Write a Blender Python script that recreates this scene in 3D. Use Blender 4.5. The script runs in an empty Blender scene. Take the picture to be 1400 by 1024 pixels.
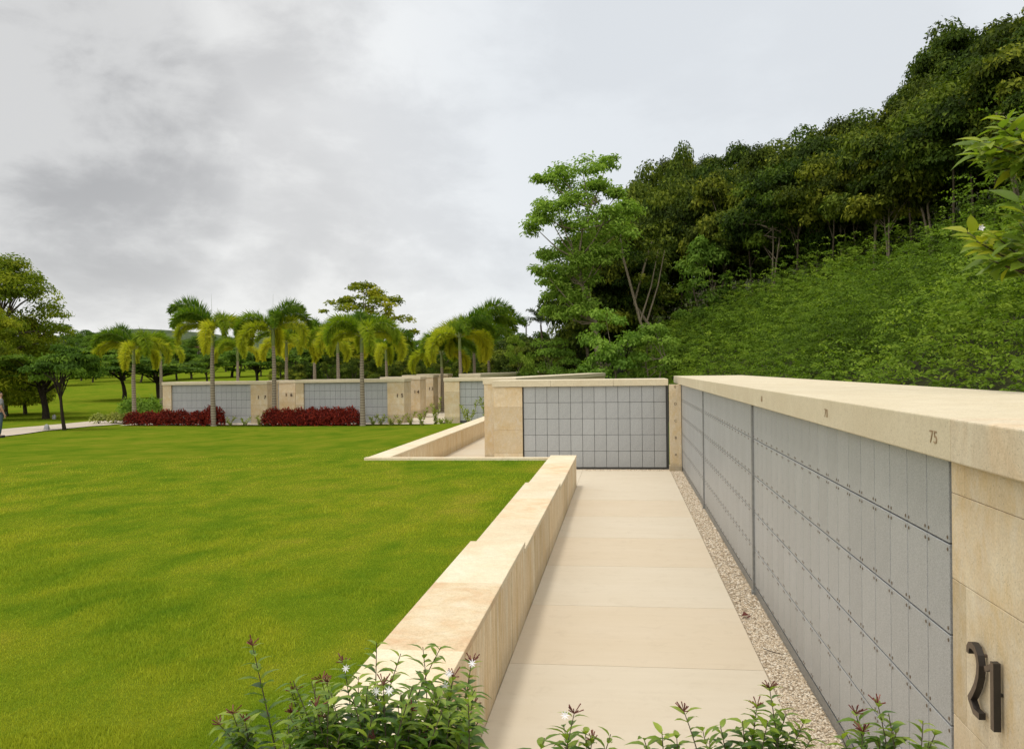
import bpy, math, random
import numpy as np
from mathutils import Matrix, Vector, Euler
PI = math.pi
R = math.radians
random.seed(5)
rng = np.random.default_rng(11)
scn = bpy.context.scene
COL = scn.collection

# ------------------------------------------------------------------ camera
CZ = 2.42
F = 1215.0
TH = math.atan(150 / F)
cam = bpy.data.cameras.new('camera')
camo = bpy.data.objects.new('camera', cam)
COL.objects.link(camo)
cam.sensor_width = 36
cam.lens = 36 * F / 1400
cam.clip_start = 0.05
cam.clip_end = 5000
ROT = Matrix.Rotation(TH, 3, 'Z') @ Matrix.Rotation(PI / 2 - 0.0059, 3, 'X') @ Matrix.Rotation(-0.012, 3, 'Z')
camo.matrix_world = Matrix.Translation((0, 0, CZ)) @ ROT.to_4x4()
scn.camera = camo

def ray(px, py):
    return ROT @ Vector(((px - 700) / F, (512 - py) / F, -1.0))

def xat(px, Y, py=506):
    d = ray(px, py)
    return Y * d.x / d.y

def zat(px, py, Y):
    d = ray(px, py)
    return CZ + Y * d.z / d.y

# ------------------------------------------------------------------ terrain
def sst(a, b, v):
    t = np.clip((np.asarray(v, float) - a) / (b - a), 0, 1)
    return t * t * (3 - 2 * t)

LX1, LX2, LY1 = -1.44, -5.38, 18.22    # lawn edges along the low walls and the kerb

def foot(y):
    return 4.2 - np.maximum(np.asarray(y, float) - 35, 0) * 0.18

def hill(x, y):
    d = np.asarray(x, float) - foot(y)
    h = 0.52 * (np.sqrt(d * d + 4) + d) / 2
    far = sst(150, 260, y)
    return np.minimum(h, 34) * (1 - 0.5 * far)

def lawn(x, y):
    x = np.asarray(x, float); y = np.asarray(y, float)
    a = np.interp(y, [-10, 4, 8.4, 13.4, 18.3, 20, 44, 55, 80, 110, 150, 220, 400],
                  [.7, .70, .665, .61, .535, .5, -.33, -.5, -.6, -.1, 1.4, 3.7, 7])
    b = np.interp(y, [0, 18.3, 32, 40, 44], [.535, .535, .47, 0, -.33])
    k = 1 - sst(-10, -6.2, x)
    near = (y > 18.3) & (y < 44)
    a = np.where(near, a * k + b * (1 - k), a)
    roll_ = 0.05 * np.sin(x * .35 + 1) * np.sin(y * .23) * sst(20, 30, y) * sst(8, 12, -x)
    return a + roll_ + 1.0 * sst(70, 200, y) * np.sin(x * .03 + 2) * .6

def H(x, y):
    x = np.asarray(x, float); y = np.asarray(y, float)
    g = lawn(x, y)
    walk = ((x > LX1) & (y <= LY1)) | ((x > LX2) & (y > LY1) & (y < 42.5))
    g = np.where(walk, -0.12, g)
    g = np.where((x > -3) & (y >= 42.5) & (y < 70), np.maximum(g, -.35), g)
    return g + hill(x, y) * sst(2.6, 4.0, x + np.where(y > 42, 8, 0) * 1.0)

def hit(px, py, zmax=600):
    d = ray(px, py); t = 2.0
    while t < zmax:
        p = Vector((0, 0, CZ)) + d * t
        if p.z < float(H(p.x, p.y)):
            return p
        t *= 1.004
    return Vector((0, 0, CZ)) + d * zmax

# ------------------------------------------------------------------ mesh builder
class MB:
    def __init__(s):
        s.v = []; s.n = 0; s.f = []; s.m = []; s.t = []
    def add(s, V, Fc, mat=0, tint=0.5):
        V = np.asarray(V, float).reshape(-1, 3)
        Fc = np.asarray(Fc, int)
        s.v.append(V); s.f.append(Fc + s.n)
        s.m.append(np.broadcast_to(np.asarray(mat), (len(Fc),)).copy())
        s.t.append(np.broadcast_to(np.asarray(tint, float), (len(Fc),)).copy())
        s.n += len(V)
        return s
    def box(s, x0, x1, y0, y1, z0, z1, mat=0, tint=.5):
        V = [(x, y, z) for z in (z0, z1) for y in (y0, y1) for x in (x0, x1)]
        return s.add(V, [(0, 2, 3, 1), (4, 5, 7, 6), (0, 1, 5, 4), (2, 6, 7, 3), (0, 4, 6, 2), (1, 3, 7, 5)], mat, tint)
    def tube(s, pts, rad, k=6, mat=0, tint=.5, cap=True):
        pts = [Vector(p) for p in pts]; V = []
        up = Vector((.3, .2, 1)).normalized()
        for i, p in enumerate(pts):
            d = (pts[min(i + 1, len(pts) - 1)] - pts[max(i - 1, 0)])
            d = d.normalized() if d.length > 1e-9 else Vector((0, 0, 1))
            a = d.cross(up)
            if a.length < .05: a = d.cross(Vector((1, 0, 0)))
            a.normalize(); b = d.cross(a)
            for j in range(k):
                w = 2 * PI * j / k
                V.append(p + (a * math.cos(w) + b * math.sin(w)) * rad[i])
        Fq = []
        for i in range(len(pts) - 1):
            for j in range(k):
                Fq.append((i * k + j, i * k + (j + 1) % k, (i + 1) * k + (j + 1) % k, (i + 1) * k + j))
        s.add([tuple(v) for v in V], Fq, mat, tint)
        if cap:
            n = s.n - len(V); e = (len(pts) - 1) * k
            c = pts[-1]; s.add([tuple(c)] + [tuple(V[e + j]) for j in range(k)],
                               [(0, 1 + j, 1 + (j + 1) % k, 0 if False else 1 + (j + 1) % k)[:3] for j in range(k)] , mat, tint) if k else None
        return s
    def prism(s, poly, fn, mat=0, tint=.5):
        """poly: 2D outline; fn(u,v,w) -> 3D point, w in 0,1"""
        n = len(poly)
        V = [fn(u, v, 0) for u, v in poly] + [fn(u, v, 1) for u, v in poly]
        s.add(V, [(i, (i + 1) % n, n + (i + 1) % n, n + i) for i in range(n)], mat, tint)
        return s
    def build(s, name, mats, parent=None, smooth=False, loc=None):
        me = bpy.data.meshes.new(name)
        V = np.concatenate(s.v) if s.v else np.zeros((0, 3))
        me.vertices.add(len(V)); me.vertices.foreach_set('co', V.ravel())
        loops = []; starts = []; tot = 0; mi = []; ti = []
        for f, m, t in zip(s.f, s.m, s.t):
            if len(f) == 0: continue
            k = f.shape[1]
            loops.append(f.ravel()); starts.append(tot + np.arange(len(f)) * k); tot += f.size
            mi.append(m); ti.append(t)
        loops = np.concatenate(loops); starts = np.concatenate(starts)
        me.loops.add(len(loops)); me.loops.foreach_set('vertex_index', loops.astype(np.int32))
        me.polygons.add(len(starts)); me.polygons.foreach_set('loop_start', starts.astype(np.int32))
        me.polygons.foreach_set('material_index', np.concatenate(mi).astype(np.int32))
        at = me.attributes.new('tint', 'FLOAT', 'FACE')
        at.data.foreach_set('value', np.concatenate(ti).astype(np.float32))
        me.polygons.foreach_set('use_smooth', np.full(len(starts), bool(smooth)))
        me.update(calc_edges=True); me.validate()
        for m in (mats if isinstance(mats, (list, tuple)) else [mats]): me.materials.append(m)
        o = bpy.data.objects.new(name, me); COL.objects.link(o)
        if parent: o.parent = parent
        if loc is not None: o.location = loc
        return o

def tag(o, label=None, cat=None, group=None, kind=None):
    if label: o['label'] = label
    if cat: o['category'] = cat; o['kind'] = 'thing'
    if group: o['group'] = group
    if kind: o['kind'] = kind
    return o

def empty(name, loc=(0, 0, 0), rz=0, label=None, cat=None, group=None):
    o = bpy.data.objects.new(name, None); COL.objects.link(o)
    o.empty_display_size = .2
    o.location = loc; o.rotation_euler = (0, 0, rz)
    return tag(o, label, cat, group)

def copy_tree(o, parent=None):
    c = o.copy(); COL.objects.link(c)
    if parent: c.parent = parent
    for ch in list(o.children): copy_tree(ch, c)
    return c

def bevel(o, w=.006, seg=2):
    m = o.modifiers.new('bevel', 'BEVEL'); m.width = w; m.segments = seg; m.limit_method = 'ANGLE'
    return o

# ------------------------------------------------------------------ materials
class NT:
    def __init__(s, name):
        s.m = bpy.data.materials.new(name); s.m.use_nodes = True
        s.t = s.m.node_tree; s.n = s.t.nodes; s.n.clear()
        s.out = s.n.new('ShaderNodeOutputMaterial')
    def N(s, typ, **kw):
        n = s.n.new('ShaderNode' + typ)
        for k, v in kw.items():
            if k[0] == '_': setattr(n, k[1:], v)
            else:
                key = k.replace('__', ' ')
                n.inputs[int(key[1:]) if key[0] == 'i' and key[1:].isdigit() else key].default_value = v
        return n
    def L(s, a, b): s.t.links.new(a, b)
    def coord(s, kind='Object', scale=(1, 1, 1), rot=(0, 0, 0)):
        c = s.N('TexCoord'); mp = s.N('Mapping'); mp.inputs['Scale'].default_value = scale; mp.inputs['Rotation'].default_value = rot
        s.L(c.outputs[kind], mp.inputs['Vector']); return mp.outputs[0]
    def noise(s, vec, scale, det=4, rough=.55, dist=0):
        n = s.N('TexNoise', Scale=scale, Detail=det, Roughness=rough, Distortion=dist)
        if vec is not None: s.L(vec, n.inputs['Vector'])
        return n.outputs['Fac']
    def ramp(s, fac, stops):
        r = s.N('ValToRGB'); e = r.color_ramp.elements
        while len(e) < len(stops): e.new(.5)
        for i, (p, c) in enumerate(stops): e[i].position = p; e[i].color = (*c, 1)
        s.L(fac, r.inputs['Fac']); return r.outputs['Color']
    def mix(s, fac, a, b, mode='MIX'):
        m = s.N('Mix', _data_type='RGBA', _blend_type=mode)
        for v, i in ((fac, 0), (a, 6), (b, 7)):
            if hasattr(v, 'links'): s.L(v, m.inputs[i])
            elif i == 0: m.inputs[0].default_value = v
            else: m.inputs[i].default_value = (*v, 1)
        return m.outputs[2]
    def math(s, op, a, b=0.0, clamp=False):
        m = s.N('Math', _operation=op, _use_clamp=clamp)
        for v, i in ((a, 0), (b, 1)):
            if hasattr(v, 'links'): s.L(v, m.inputs[i])
            else: m.inputs[i].default_value = v
        return m.outputs[0]
    def bsdf(s, col, rough=.7, bump=None, bs=.3, bd=.01, spec=.5, metal=0):
        b = s.N('BsdfPrincipled', Roughness=rough if not hasattr(rough, 'links') else .5)
        if hasattr(rough, 'links'): s.L(rough, b.inputs['Roughness'])
        b.inputs['Specular IOR Level'].default_value = spec
        b.inputs['Metallic'].default_value = metal
        if hasattr(col, 'links'): s.L(col, b.inputs['Base Color'])
        else: b.inputs['Base Color'].default_value = (*col, 1)
        if bump is not None:
            bp = s.N('Bump', Strength=bs, Distance=bd); s.L(bump, bp.inputs['Height']); s.L(bp.outputs[0], b.inputs['Normal'])
        s.L(b.outputs[0], s.out.inputs['Surface'])
        return b

def stone_mat(name, c1, c2, c3, vscale=(1, 1, 1), rough=.8, pit=.55, joints=None, streak=0, vk=.3, och=0, dirt_shade=0):
    t = NT(name)
    w = t.coord('Object')
    big = t.noise(t.coord('Object', vscale), 1.7, 6, .6, .8)
    col = t.ramp(big, [(.3, c1), (.5, c2), (.7, c3)])
    vein = t.noise(t.coord('Object', (vscale[0] * 1.0, vscale[1], vscale[2] * .8)), 4.5, 6, .7, .9)
    vm = t.ramp(vein, [(.38, (0, 0, 0)), (.5, (1, 1, 1)), (.58, (0, 0, 0))])
    col = t.mix(t.math('MULTIPLY', vm, vk), col, tuple(c * .72 for c in c3))
    if och:
        oc = t.noise(t.coord('Object', (1.3, 1.3, .8)), 3.2, 8, .72, .5)
        col = t.mix(t.math('MULTIPLY', t.ramp(oc, [(.48, (0, 0, 0)), (.66, (1, 1, 1))]), och), col, (.58, .42, .20))
        oc2 = t.noise(t.coord('Object', (2.1, 2.1, 1.1)), 4.5, 8, .7, .8)
        col = t.mix(t.math('MULTIPLY', t.ramp(oc2, [(.50, (0, 0, 0)), (.68, (1, 1, 1))]), och), col, (.62, .56, .46))
    if dirt_shade:  # ground-line dirt and contact shadow painted as a darker noisy band
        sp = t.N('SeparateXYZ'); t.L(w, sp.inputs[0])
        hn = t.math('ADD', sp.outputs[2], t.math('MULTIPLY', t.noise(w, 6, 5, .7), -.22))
        col = t.mix(t.math('MULTIPLY', t.ramp(hn, [(0, (1, 1, 1)), (.09, (0, 0, 0))]), dirt_shade), col, (.26, .22, .15))
    fine = t.noise(w, 90, 4, .7)
    col = t.mix(.5, col, t.ramp(fine, [(.3, (.62, .6, .56)), (.55, (1, 1, 1)), (.8, (1.08, 1.08, 1.08))]), 'MULTIPLY')
    gr = t.noise(w, 22, 5, .75)
    col = t.mix(.4, col, t.ramp(gr, [(.3, (.78, .75, .70)), (.52, (1, 1, 1))]), 'MULTIPLY')
    v = t.N('TexVoronoi', Scale=55.0); t.L(w, v.inputs['Vector'])
    pm = t.noise(w, 3.5, 3)
    pits = t.math('MULTIPLY', t.math('LESS_THAN', v.outputs['Distance'], .17), t.math('GREATER_THAN', pm, pit))
    col = t.mix(t.math('MULTIPLY', pits, .55), col, tuple(c * .45 for c in c2))
    hgt = t.math('SUBTRACT', t.math('ADD', t.math('MULTIPLY', fine, .35), t.math('MULTIPLY', vein, .5)), pits)
    if joints:
        for ax, per, off in joints:
            sp = t.N('SeparateXYZ'); t.L(w, sp.inputs[0])
            a = t.math('ADD', sp.outputs[ax], off)
            fr = t.math('PINGPONG', a, per / 2)
            ln = t.math('LESS_THAN', fr, .003)
            col = t.mix(t.math('MULTIPLY', ln, .4), col, tuple(c * .55 for c in c2))
            hgt = t.math('SUBTRACT', hgt, ln)
    at = t.N('Attribute', _attribute_name='tint')
    col = t.mix(1.0, col, t.ramp(at.outputs['Fac'], [(0, (.86, .84, .80)), (.5, (1, 1, 1)), (1, (1.09, 1.08, 1.07))]), 'MULTIPLY')
    t.bsdf(col, rough, hgt, .6, .005, .25)
    return t.m

M = {}
M['cap'] = stone_mat('cap_stone', (.67, .60, .45), (.62, .545, .395), (.60, .52, .37), (1, 1, 1), vk=.12, pit=.50)
M['capend'] = stone_mat('cap_stone_pitted', (.68, .61, .48), (.64, .56, .42), (.64, .50, .33), (1, .8, 1), pit=.36)
M['pillar'] = stone_mat('pillar_stone', (.68, .60, .45), (.62, .51, .35), (.57, .43, .25), (1, 1.4, .8), pit=.54, vk=.2, och=.6, dirt_shade=.5)
M['lowtop'] = stone_mat('low_wall_top', (.73, .66, .51), (.69, .60, .43), (.68, .53, .36), (1, 1, 1), vk=.15, pit=.52)
M['lowtop_rust'] = stone_mat('low_wall_top_rusty', (.73, .65, .49), (.68, .56, .38), (.62, .43, .26), (1.6, 1.6, 1), vk=.2, pit=.5, och=.18)
M['lowface'] = stone_mat('low_wall_face', (.82, .77, .64), (.77, .64, .45), (.64, .47, .24), (1, 5.5, .5), joints=[(1, 1.2, .3)], dirt_shade=.2, vk=.5)

def granite():
    t = NT('grey_granite')
    w = t.coord('Object')
    f = t.noise(w, 170, 3, .85)
    f2 = t.noise(w, 2.2, 3)
    col = t.ramp(f, [(.3, (.20, .21, .212)), (.5, (.345, .355, .36)), (.7, (.47, .475, .475))])
    at = t.N('Attribute', _attribute_name='tint')
    col = t.mix(.5, col, t.ramp(at.outputs['Fac'], [(0, (.90, .90, .90)), (1, (1.06, 1.06, 1.06))]), 'MULTIPLY')
    col = t.mix(.3, col, t.ramp(f2, [(.3, (.8, .8, .78)), (.7, (1.1, 1.1, 1.1))]), 'MULTIPLY')
    t.bsdf(col, .42, f, .05, .001, .4)
    return t.m
M['granite'] = granite()
def simple(name, col, rough=.6, metal=0, spec=.5, ns=20, amt=.25):
    t = NT(name); w = t.coord('Object')
    n = t.noise(w, ns, 4)
    c = t.mix(1.0, col, t.ramp(n, [(.25, (1 - amt,) * 3), (.75, (1 + amt * .5,) * 3)]), 'MULTIPLY')
    t.bsdf(c, rough, n, .15, .003, spec, metal)
    return t.m
M['backing'] = simple('dark_backing', (.07, .07, .068), .8)
M['mullion'] = simple('grey_metal', (.25, .255, .25), .45, .3)
M['bronze'] = simple('bronze', (.085, .05, .033), .42, .35, .5, 60, .5)
M['bronzeface'] = simple('bronze_face', (.11, .075, .052), .45, .2, .5, 60, .3)
M['bronzeside'] = simple('bronze_side_shade', (.022, .017, .014), .5, .1)  # shade on the numeral sides painted as a near-black bronze
M['rosette'] = simple('rosette_bronze', (.17, .13, .09), .45, .5)
M['engrave'] = simple('engraved_brown', (.30, .21, .12), .9)
M['letterdark'] = simple('letter_dark', (.07, .05, .035), .7)

def concrete(name, c1, c2, sc=.9):
    t = NT(name)
    w = t.coord('Object', (1, 2.2, 1))
    a = t.noise(w, sc, 6, .6, .6)
    b = t.noise(t.coord('Object'), 130, 3, .7)
    s_ = t.noise(t.coord('Object', (.35, 6, 1)), 2.5, 4, .6, .5)
    col = t.ramp(a, [(.3, c1), (.7, c2)])
    col = t.mix(.12, col, t.ramp(s_, [(.3, (.82, .78, .74)), (.65, (1.05, 1.05, 1.05))]), 'MULTIPLY')
    st = t.noise(t.coord('Object'), 5.5, 5, .65, 1.0)
    col = t.mix(.22, col, t.ramp(st, [(.28, (.74, .70, .66)), (.46, (1, 1, 1))]), 'MULTIPLY')
    col = t.mix(.2, col, t.ramp(b, [(.3, (.75, .75, .75)), (.7, (1.1, 1.1, 1.1))]), 'MULTIPLY')
    t.bsdf(col, .85, b, .12, .002, .2)
    return t.m
M['slab_a'] = concrete('walk_pale', (.60, .53, .42), (.575, .50, .385))
M['slab_b'] = concrete('walk_tan', (.59, .505, .385), (.57, .48, .355))
M['joint'] = simple('joint_sand', (.30, .26, .20), .9)
M['road'] = concrete('road_concrete', (.50, .43, .35), (.42, .36, .29), .3)

def gravelm():
    t = NT('gravel_stone')
    at = t.N('Attribute', _attribute_name='tint')
    col = t.ramp(at.outputs['Fac'], [(0, (.22, .16, .10)), (.2, (.42, .33, .23)), (.6, (.58, .48, .35)), (1, (.70, .64, .54))])
    t.bsdf(col, .85, None)
    return t.m
M['gravel'] = gravelm()
def gravelbed():
    t = NT('gravel_bed')
    v = t.N('TexVoronoi', Scale=75.0); t.L(t.coord('Object'), v.inputs['Vector'])
    col = t.ramp(v.outputs['Color'], [(0, (.30, .23, .16)), (.5, (.5, .41, .29)), (1, (.62, .54, .42))])
    col = t.mix(1.0, col, t.ramp(v.outputs['Distance'], [(.0, (1, 1, 1)), (.7, (.5, .48, .45))]), 'MULTIPLY')
    t.bsdf(col, .9, v.outputs['Distance'], .6, .01)
    return t.m
M['gravelbed'] = gravelbed()

def leafm(name, dark, mid, light, trans=.35, rough=.65, rnd=.35, spec=.08, hue=0):
    t = NT(name)
    at = t.N('Attribute', _attribute_name='tint')
    oi = t.N('ObjectInfo')
    col = t.ramp(at.outputs['Fac'], [(0, dark), (.5, mid), (1, light)])
    col = t.mix(rnd, col, t.ramp(oi.outputs['Random'], [(0, (.55, .75, .6)), (.5, (1, 1, 1)), (1, (1.45, 1.2, .9))]), 'MULTIPLY')
    b = t.bsdf(col, rough, None, spec=spec)
    tr = t.N('BsdfTranslucent'); t.L(t.mix(1.0, col, (1.15, 1.25, .55), 'MULTIPLY'), tr.inputs[0])
    ms = t.N('MixShader'); ms.inputs[0].default_value = trans
    t.L(b.outputs[0], ms.inputs[1]); t.L(tr.outputs[0], ms.inputs[2]); t.L(ms.outputs[0], t.out.inputs['Surface'])
    return t.m
M['forest'] = leafm('forest_leaf', (.016, .028, .004), (.052, .082, .009), (.18, .22, .024), .3, rnd=.8)
M['light'] = leafm('light_leaf', (.09, .16, .022), (.175, .285, .04), (.30, .42, .07), .42)
M['brush'] = leafm('brush_leaf', (.045, .085, .008), (.115, .195, .018), (.21, .30, .032), .38)
M['yellowtree'] = leafm('yellowish_leaf', (.09, .13, .010), (.20, .24, .016), (.38, .38, .03), .5)
M['parktree'] = leafm('park_leaf', (.040, .080, .010), (.08, .15, .016), (.15, .24, .025), .35)
M['palm'] = leafm('palm_leaf', (.055, .13, .014), (.22, .30, .02), (.50, .49, .035), .4)
M['coco'] = leafm('coconut_leaf', (.03, .05, .02), (.05, .08, .03), (.09, .13, .05), .2)
M['red'] = leafm('red_leaf', (.035, .007, .006), (.13, .014, .010), (.36, .045, .022), .25)
M['lime'] = leafm('lime_leaf', (.12, .16, .02), (.26, .30, .06), (.42, .44, .14), .35)
M['jasmine'] = leafm('glossy_leaf', (.04, .095, .012), (.11, .20, .022), (.30, .38, .045), .38, .36, 0, .4)
M['bigleaf'] = leafm('broad_leaf', (.07, .12, .015), (.16, .24, .025), (.38, .40, .03), .45, .45, 0, .3)
M['bud'] = leafm('reddish_bud', (.12, .03, .03), (.2, .07, .06), (.3, .14, .12), .2)
M['petal'] = simple('white_petal', (.8, .78, .8), .5)
def barkm(name, c, amt=.5):
    t = NT(name)
    n = t.noise(t.coord('Object', (6, 6, 1.2)), 6, 5, .6, .5)
    col = t.mix(1.0, c, t.ramp(n, [(.3, (1 - amt,) * 3), (.7, (1.25,) * 3)]), 'MULTIPLY')
    t.bsdf(col, .9, n, .6, .02, .1); return t.m
M['bark'] = barkm('bark_brown', (.10, .08, .055))
M['barkpale'] = barkm('bark_pale', (.24, .20, .14))
M['barkdark'] = barkm('bark_dark', (.035, .028, .02))
def palmtrunk():
    t = NT('palm_trunk')
    w = t.N('TexWave', _wave_type='BANDS', _bands_direction='Z', Scale=2.4, Distortion=1.5, Detail=2.0)
    t.L(t.coord('Object'), w.inputs['Vector'])
    col = t.ramp(w.outputs['Fac'], [(0, (.15, .12, .09)), (.4, (.25, .21, .16)), (1, (.29, .25, .19))])
    t.bsdf(col, .85, w.outputs['Fac'], .3, .01, .1); return t.m
M['palmtrunk'] = palmtrunk()
M['shaft'] = simple('crownshaft', (.16, .20, .05), .5)

def grassm():
    t = NT('lawn_grass')
    w = t.coord('Object')
    big = t.noise(t.coord('Object', (1, .7, 1)), .35, 5, .6, .6)
    mid = t.noise(t.coord('Object', (1, .55, 1)), 1.6, 5, .6, .4)
    fi = t.noise(t.coord('Object', (1, .6, 1)), 45, 4, .75)
    s_ = t.math('ADD', t.math('MULTIPLY', big, .45), t.math('MULTIPLY', mid, .55))
    col = t.ramp(s_, [(.35, (.070, .128, .007)), (.46, (.104, .156, .009)), (.55, (.138, .172, .012)), (.66, (.174, .180, .018))])
    col = t.mix(.6, col, t.ramp(fi, [(.25, (.45, .5, .4)), (.55, (1, 1, 1)), (.8, (1.3, 1.25, 1.1))]), 'MULTIPLY')
    hh = t.math('ADD', fi, t.math('MULTIPLY', mid, 2.0))
    t.bsdf(col, 1.0, hh, .5, .03, 0)
    return t.m
M['grass'] = grassm()
def bladem():
    t = NT('grass_blade')
    at = t.N('Attribute', _attribute_name='tint')
    g = t.N('NewGeometry')
    mp = t.N('Mapping'); mp.inputs['Scale'].default_value = (1, .7, 1); t.L(g.outputs['Position'], mp.inputs[0])
    big = t.noise(mp.outputs[0], .35, 5, .6, .6)
    mp2 = t.N('Mapping'); mp2.inputs['Scale'].default_value = (1, .55, 1); t.L(g.outputs['Position'], mp2.inputs[0])
    mid = t.noise(mp2.outputs[0], 1.6, 5, .6, .4)
    s_ = t.math('ADD', t.math('MULTIPLY', big, .45), t.math('MULTIPLY', mid, .55))
    col = t.ramp(s_, [(.35, (.16, .28, .012)), (.46, (.27, .36, .016)), (.55, (.38, .43, .022)), (.66, (.48, .46, .04))])
    col = t.mix(.7, col, t.ramp(at.outputs['Fac'], [(0, (.86, .88, .84)), (.6, (1.0, 1.0, 1)), (1, (1.15, 1.1, 1.2))]), 'MULTIPLY')
    b = t.bsdf(col, .7, None, spec=.15)
    tr = t.N('BsdfTranslucent'); t.L(col, tr.inputs[0])
    ms = t.N('MixShader'); ms.inputs[0].default_value = .35
    t.L(b.outputs[0], ms.inputs[1]); t.L(tr.outputs[0], ms.inputs[2]); t.L(ms.outputs[0], t.out.inputs['Surface'])
    return t.m
M['blade'] = bladem()
def litter():
    t = NT('hill_soil')
    n = t.noise(t.coord('Object'), 1.2, 6, .65)
    col = t.ramp(n, [(.3, (.022, .022, .010)), (.6, (.045, .050, .018)), (.8, (.07, .08, .025))])
    t.bsdf(col, .95, n, .6, .1, .1); return t.m
M['litter'] = litter()
def farwood():
    t = NT('far_woodland')
    n = t.noise(t.coord('Object'), .12, 6, .7)
    col = t.ramp(n, [(.35, (.045, .065, .035)), (.6, (.085, .11, .055))])
    t.bsdf(col, .95, n, 1.0, 3.0, .05); return t.m
M['farwood'] = farwood()

# ------------------------------------------------------------------ ground
def grid(xs, ys, fn):
    X, Y = np.meshgrid(xs, ys); Z = fn(X, Y)
    V = np.stack([X, Y, Z], -1).reshape(-1, 3)
    nx, ny = len(xs), len(ys)
    i = np.arange(nx - 1)[None, :] + nx * np.arange(ny - 1)[:, None]
    i = i.ravel()
    Fq = np.stack([i, i + 1, i + nx + 1, i + nx], -1)
    return V, Fq
xs = np.unique(np.round(np.concatenate([np.linspace(-900, -120, 30), np.linspace(-120, -40, 30), np.linspace(-40, 40, 150),
     [LX1, LX1 + .005, LX2, LX2 + .005], np.linspace(40, 140, 30), np.linspace(140, 900, 20)]), 4))
ys = np.unique(np.round(np.concatenate([np.linspace(-40, -5, 6), np.linspace(-5, 60, 120), [LY1, LY1 + .005, 42.5, 42.505],
     np.linspace(60, 300, 90), np.linspace(300, 1500, 30)]), 4))
V, Fq = grid(xs, ys, H)
ctr = V[Fq].mean(1)
onhill = (ctr[:, 0] > foot(ctr[:, 1]) - .8) & (ctr[:, 1] < 330)
g = MB()
g.add(V, Fq[~onhill], 0)
g.f.append(Fq[onhill]); g.m.append(np.full(onhill.sum(), 1)); g.t.append(np.full(onhill.sum(), .5))
go = g.build('ground', [M['grass'], M['litter']], smooth=False)
for p in (): pass
tag(go, kind='structure')

# distant ridges
def ridge(name, y0, xa, xb, prof, depth):
    xs = np.linspace(xa, xb, 90); ys = np.linspace(y0, y0 + depth, 14)
    X, Y = np.meshgrid(xs, ys)
    t = (Y - y0) / depth
    Z = np.interp(X, *prof) * np.sin(np.clip(t * 1.3, 0, 1) * PI / 2) + 2.5 * np.sin(X * .05) * np.sin(X * .023 + 2) * t
    V = np.stack([X, Y, Z], -1).reshape(-1, 3)
    _, Fq = grid(xs, ys, lambda a, b: a * 0)
    m = MB(); m.add(V, Fq, 0)
    return tag(m.build(name, M['farwood'], smooth=True), kind='structure')
ridge('hills', 620, -620, -40, ([-620, -520, -450, -400, -340, -300, -250, -180, -110, -40], [34, 40, 46, 38, 30, 42, 30, 18, 12, 4]), 240)

# lawn blades near the camera
def blades():
    n = 470000
    px = rng.uniform(-420, 800, n); r = np.exp(rng.uniform(math.log(3.6), math.log(22), n))
    d0 = np.array([ray(a, 600)[:2] for a in np.linspace(-420, 800, 120)])
    ang = np.interp(px, np.linspace(-420, 800, 120), np.arctan2(d0[:, 0], d0[:, 1]))
    x = r * np.sin(ang); y = r * np.cos(ang)
    ok = ((x < LX1 - .01) & (y > 3.72) & (y < LY1 - .02)) | ((x < LX2 - .02) & (y >= LY1 - .02))
    ok &= rng.random(n) > (r - 9) / 13
    x = x[ok]; y = y[ok]; r = r[ok]; n = len(x)
    z = H(x, y)
    a = rng.uniform(0, 2 * PI, n); w = .0017 * (1 + r / 5); h = rng.uniform(.008, .021, n) * (1 + r / 40)
    patch = .7 + .6 * (np.sin(x * 1.7 + 3 * np.sin(y * .9)) * np.sin(y * 1.3 + x) > .2)
    h *= patch
    lx = rng.normal(0, .35, n) * h; ly = rng.normal(0, .35, n) * h
    ca, sa = np.cos(a) * w, np.sin(a) * w
    V = np.empty((n, 3, 3))
    V[:, 0] = np.stack([x - ca, y - sa, z - .004], -1); V[:, 1] = np.stack([x + ca, y + sa, z - .004], -1)
    V[:, 2] = np.stack([x + lx, y + ly, z + h], -1)
    m = MB(); m.add(V.reshape(-1, 3), np.arange(3 * n).reshape(-1, 3), 0, rng.random(n))
    o = m.build('grass', M['blade'])
    tag(o, 'short mown green grass covering the lawn left of the low wall', 'grass', kind='stuff')
blades()

# ------------------------------------------------------------------ walkway, gravel, kerb, road, plaza
m = MB()
m.box(-1.0, 1.12, -1.5, 21.3, -.10, -.012, 2)
m.box(-5.0, 1.12, 18.45, 21.3, -.10, -.013, 2) if False else None
pitch, y0 = 1.83, 7.25
for k in range(-5, 6):
    a = y0 + pitch * (k - 1); b = a + pitch
    m.box(-.945, 1.10, a + .003, b - .003, -.05, 0, 0 if k % 2 == 0 else 1)
ya = y0 + pitch * 6 - pitch
m.box(-.945, 1.10, ya + .003, 20.15, -.05, 0, 0); m.box(-.945, 1.10, 20.156, 21.05, -.05, 0, 0)
for i in range(2):
    m.box(-4.95 + i * 2.003, -4.95 + (i + 1) * 2.003 - .006, 18.42, 21.2, -.05, 0, (i + 1) % 2)
for k in range(12):
    m.box(-4.95, -3.0, 21.206 + 1.83 * k, 21.2 + 1.83 * (k + 1), -.05, 0, k % 2)
wk = m.build('walkway', [M['slab_a'], M['slab_b'], M['joint']]); tag(wk, kind='structure')

def hill_grid_sheet(name, poly_fn, mat): pass

m = MB()
V, Fq = grid(np.linspace(xat(195, 46), xat(612, 46), 30), np.linspace(43.6, 62, 20), lambda a, b: np.maximum(H(a, b), -.36) * 0 - .27)
V[:, 2] = np.maximum(V[:, 2], H(V[:, 0], V[:, 1]) + .02)
m.add(V, Fq, 0)
tag(m.build('pavement', M['slab_a']), kind='structure')

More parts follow.
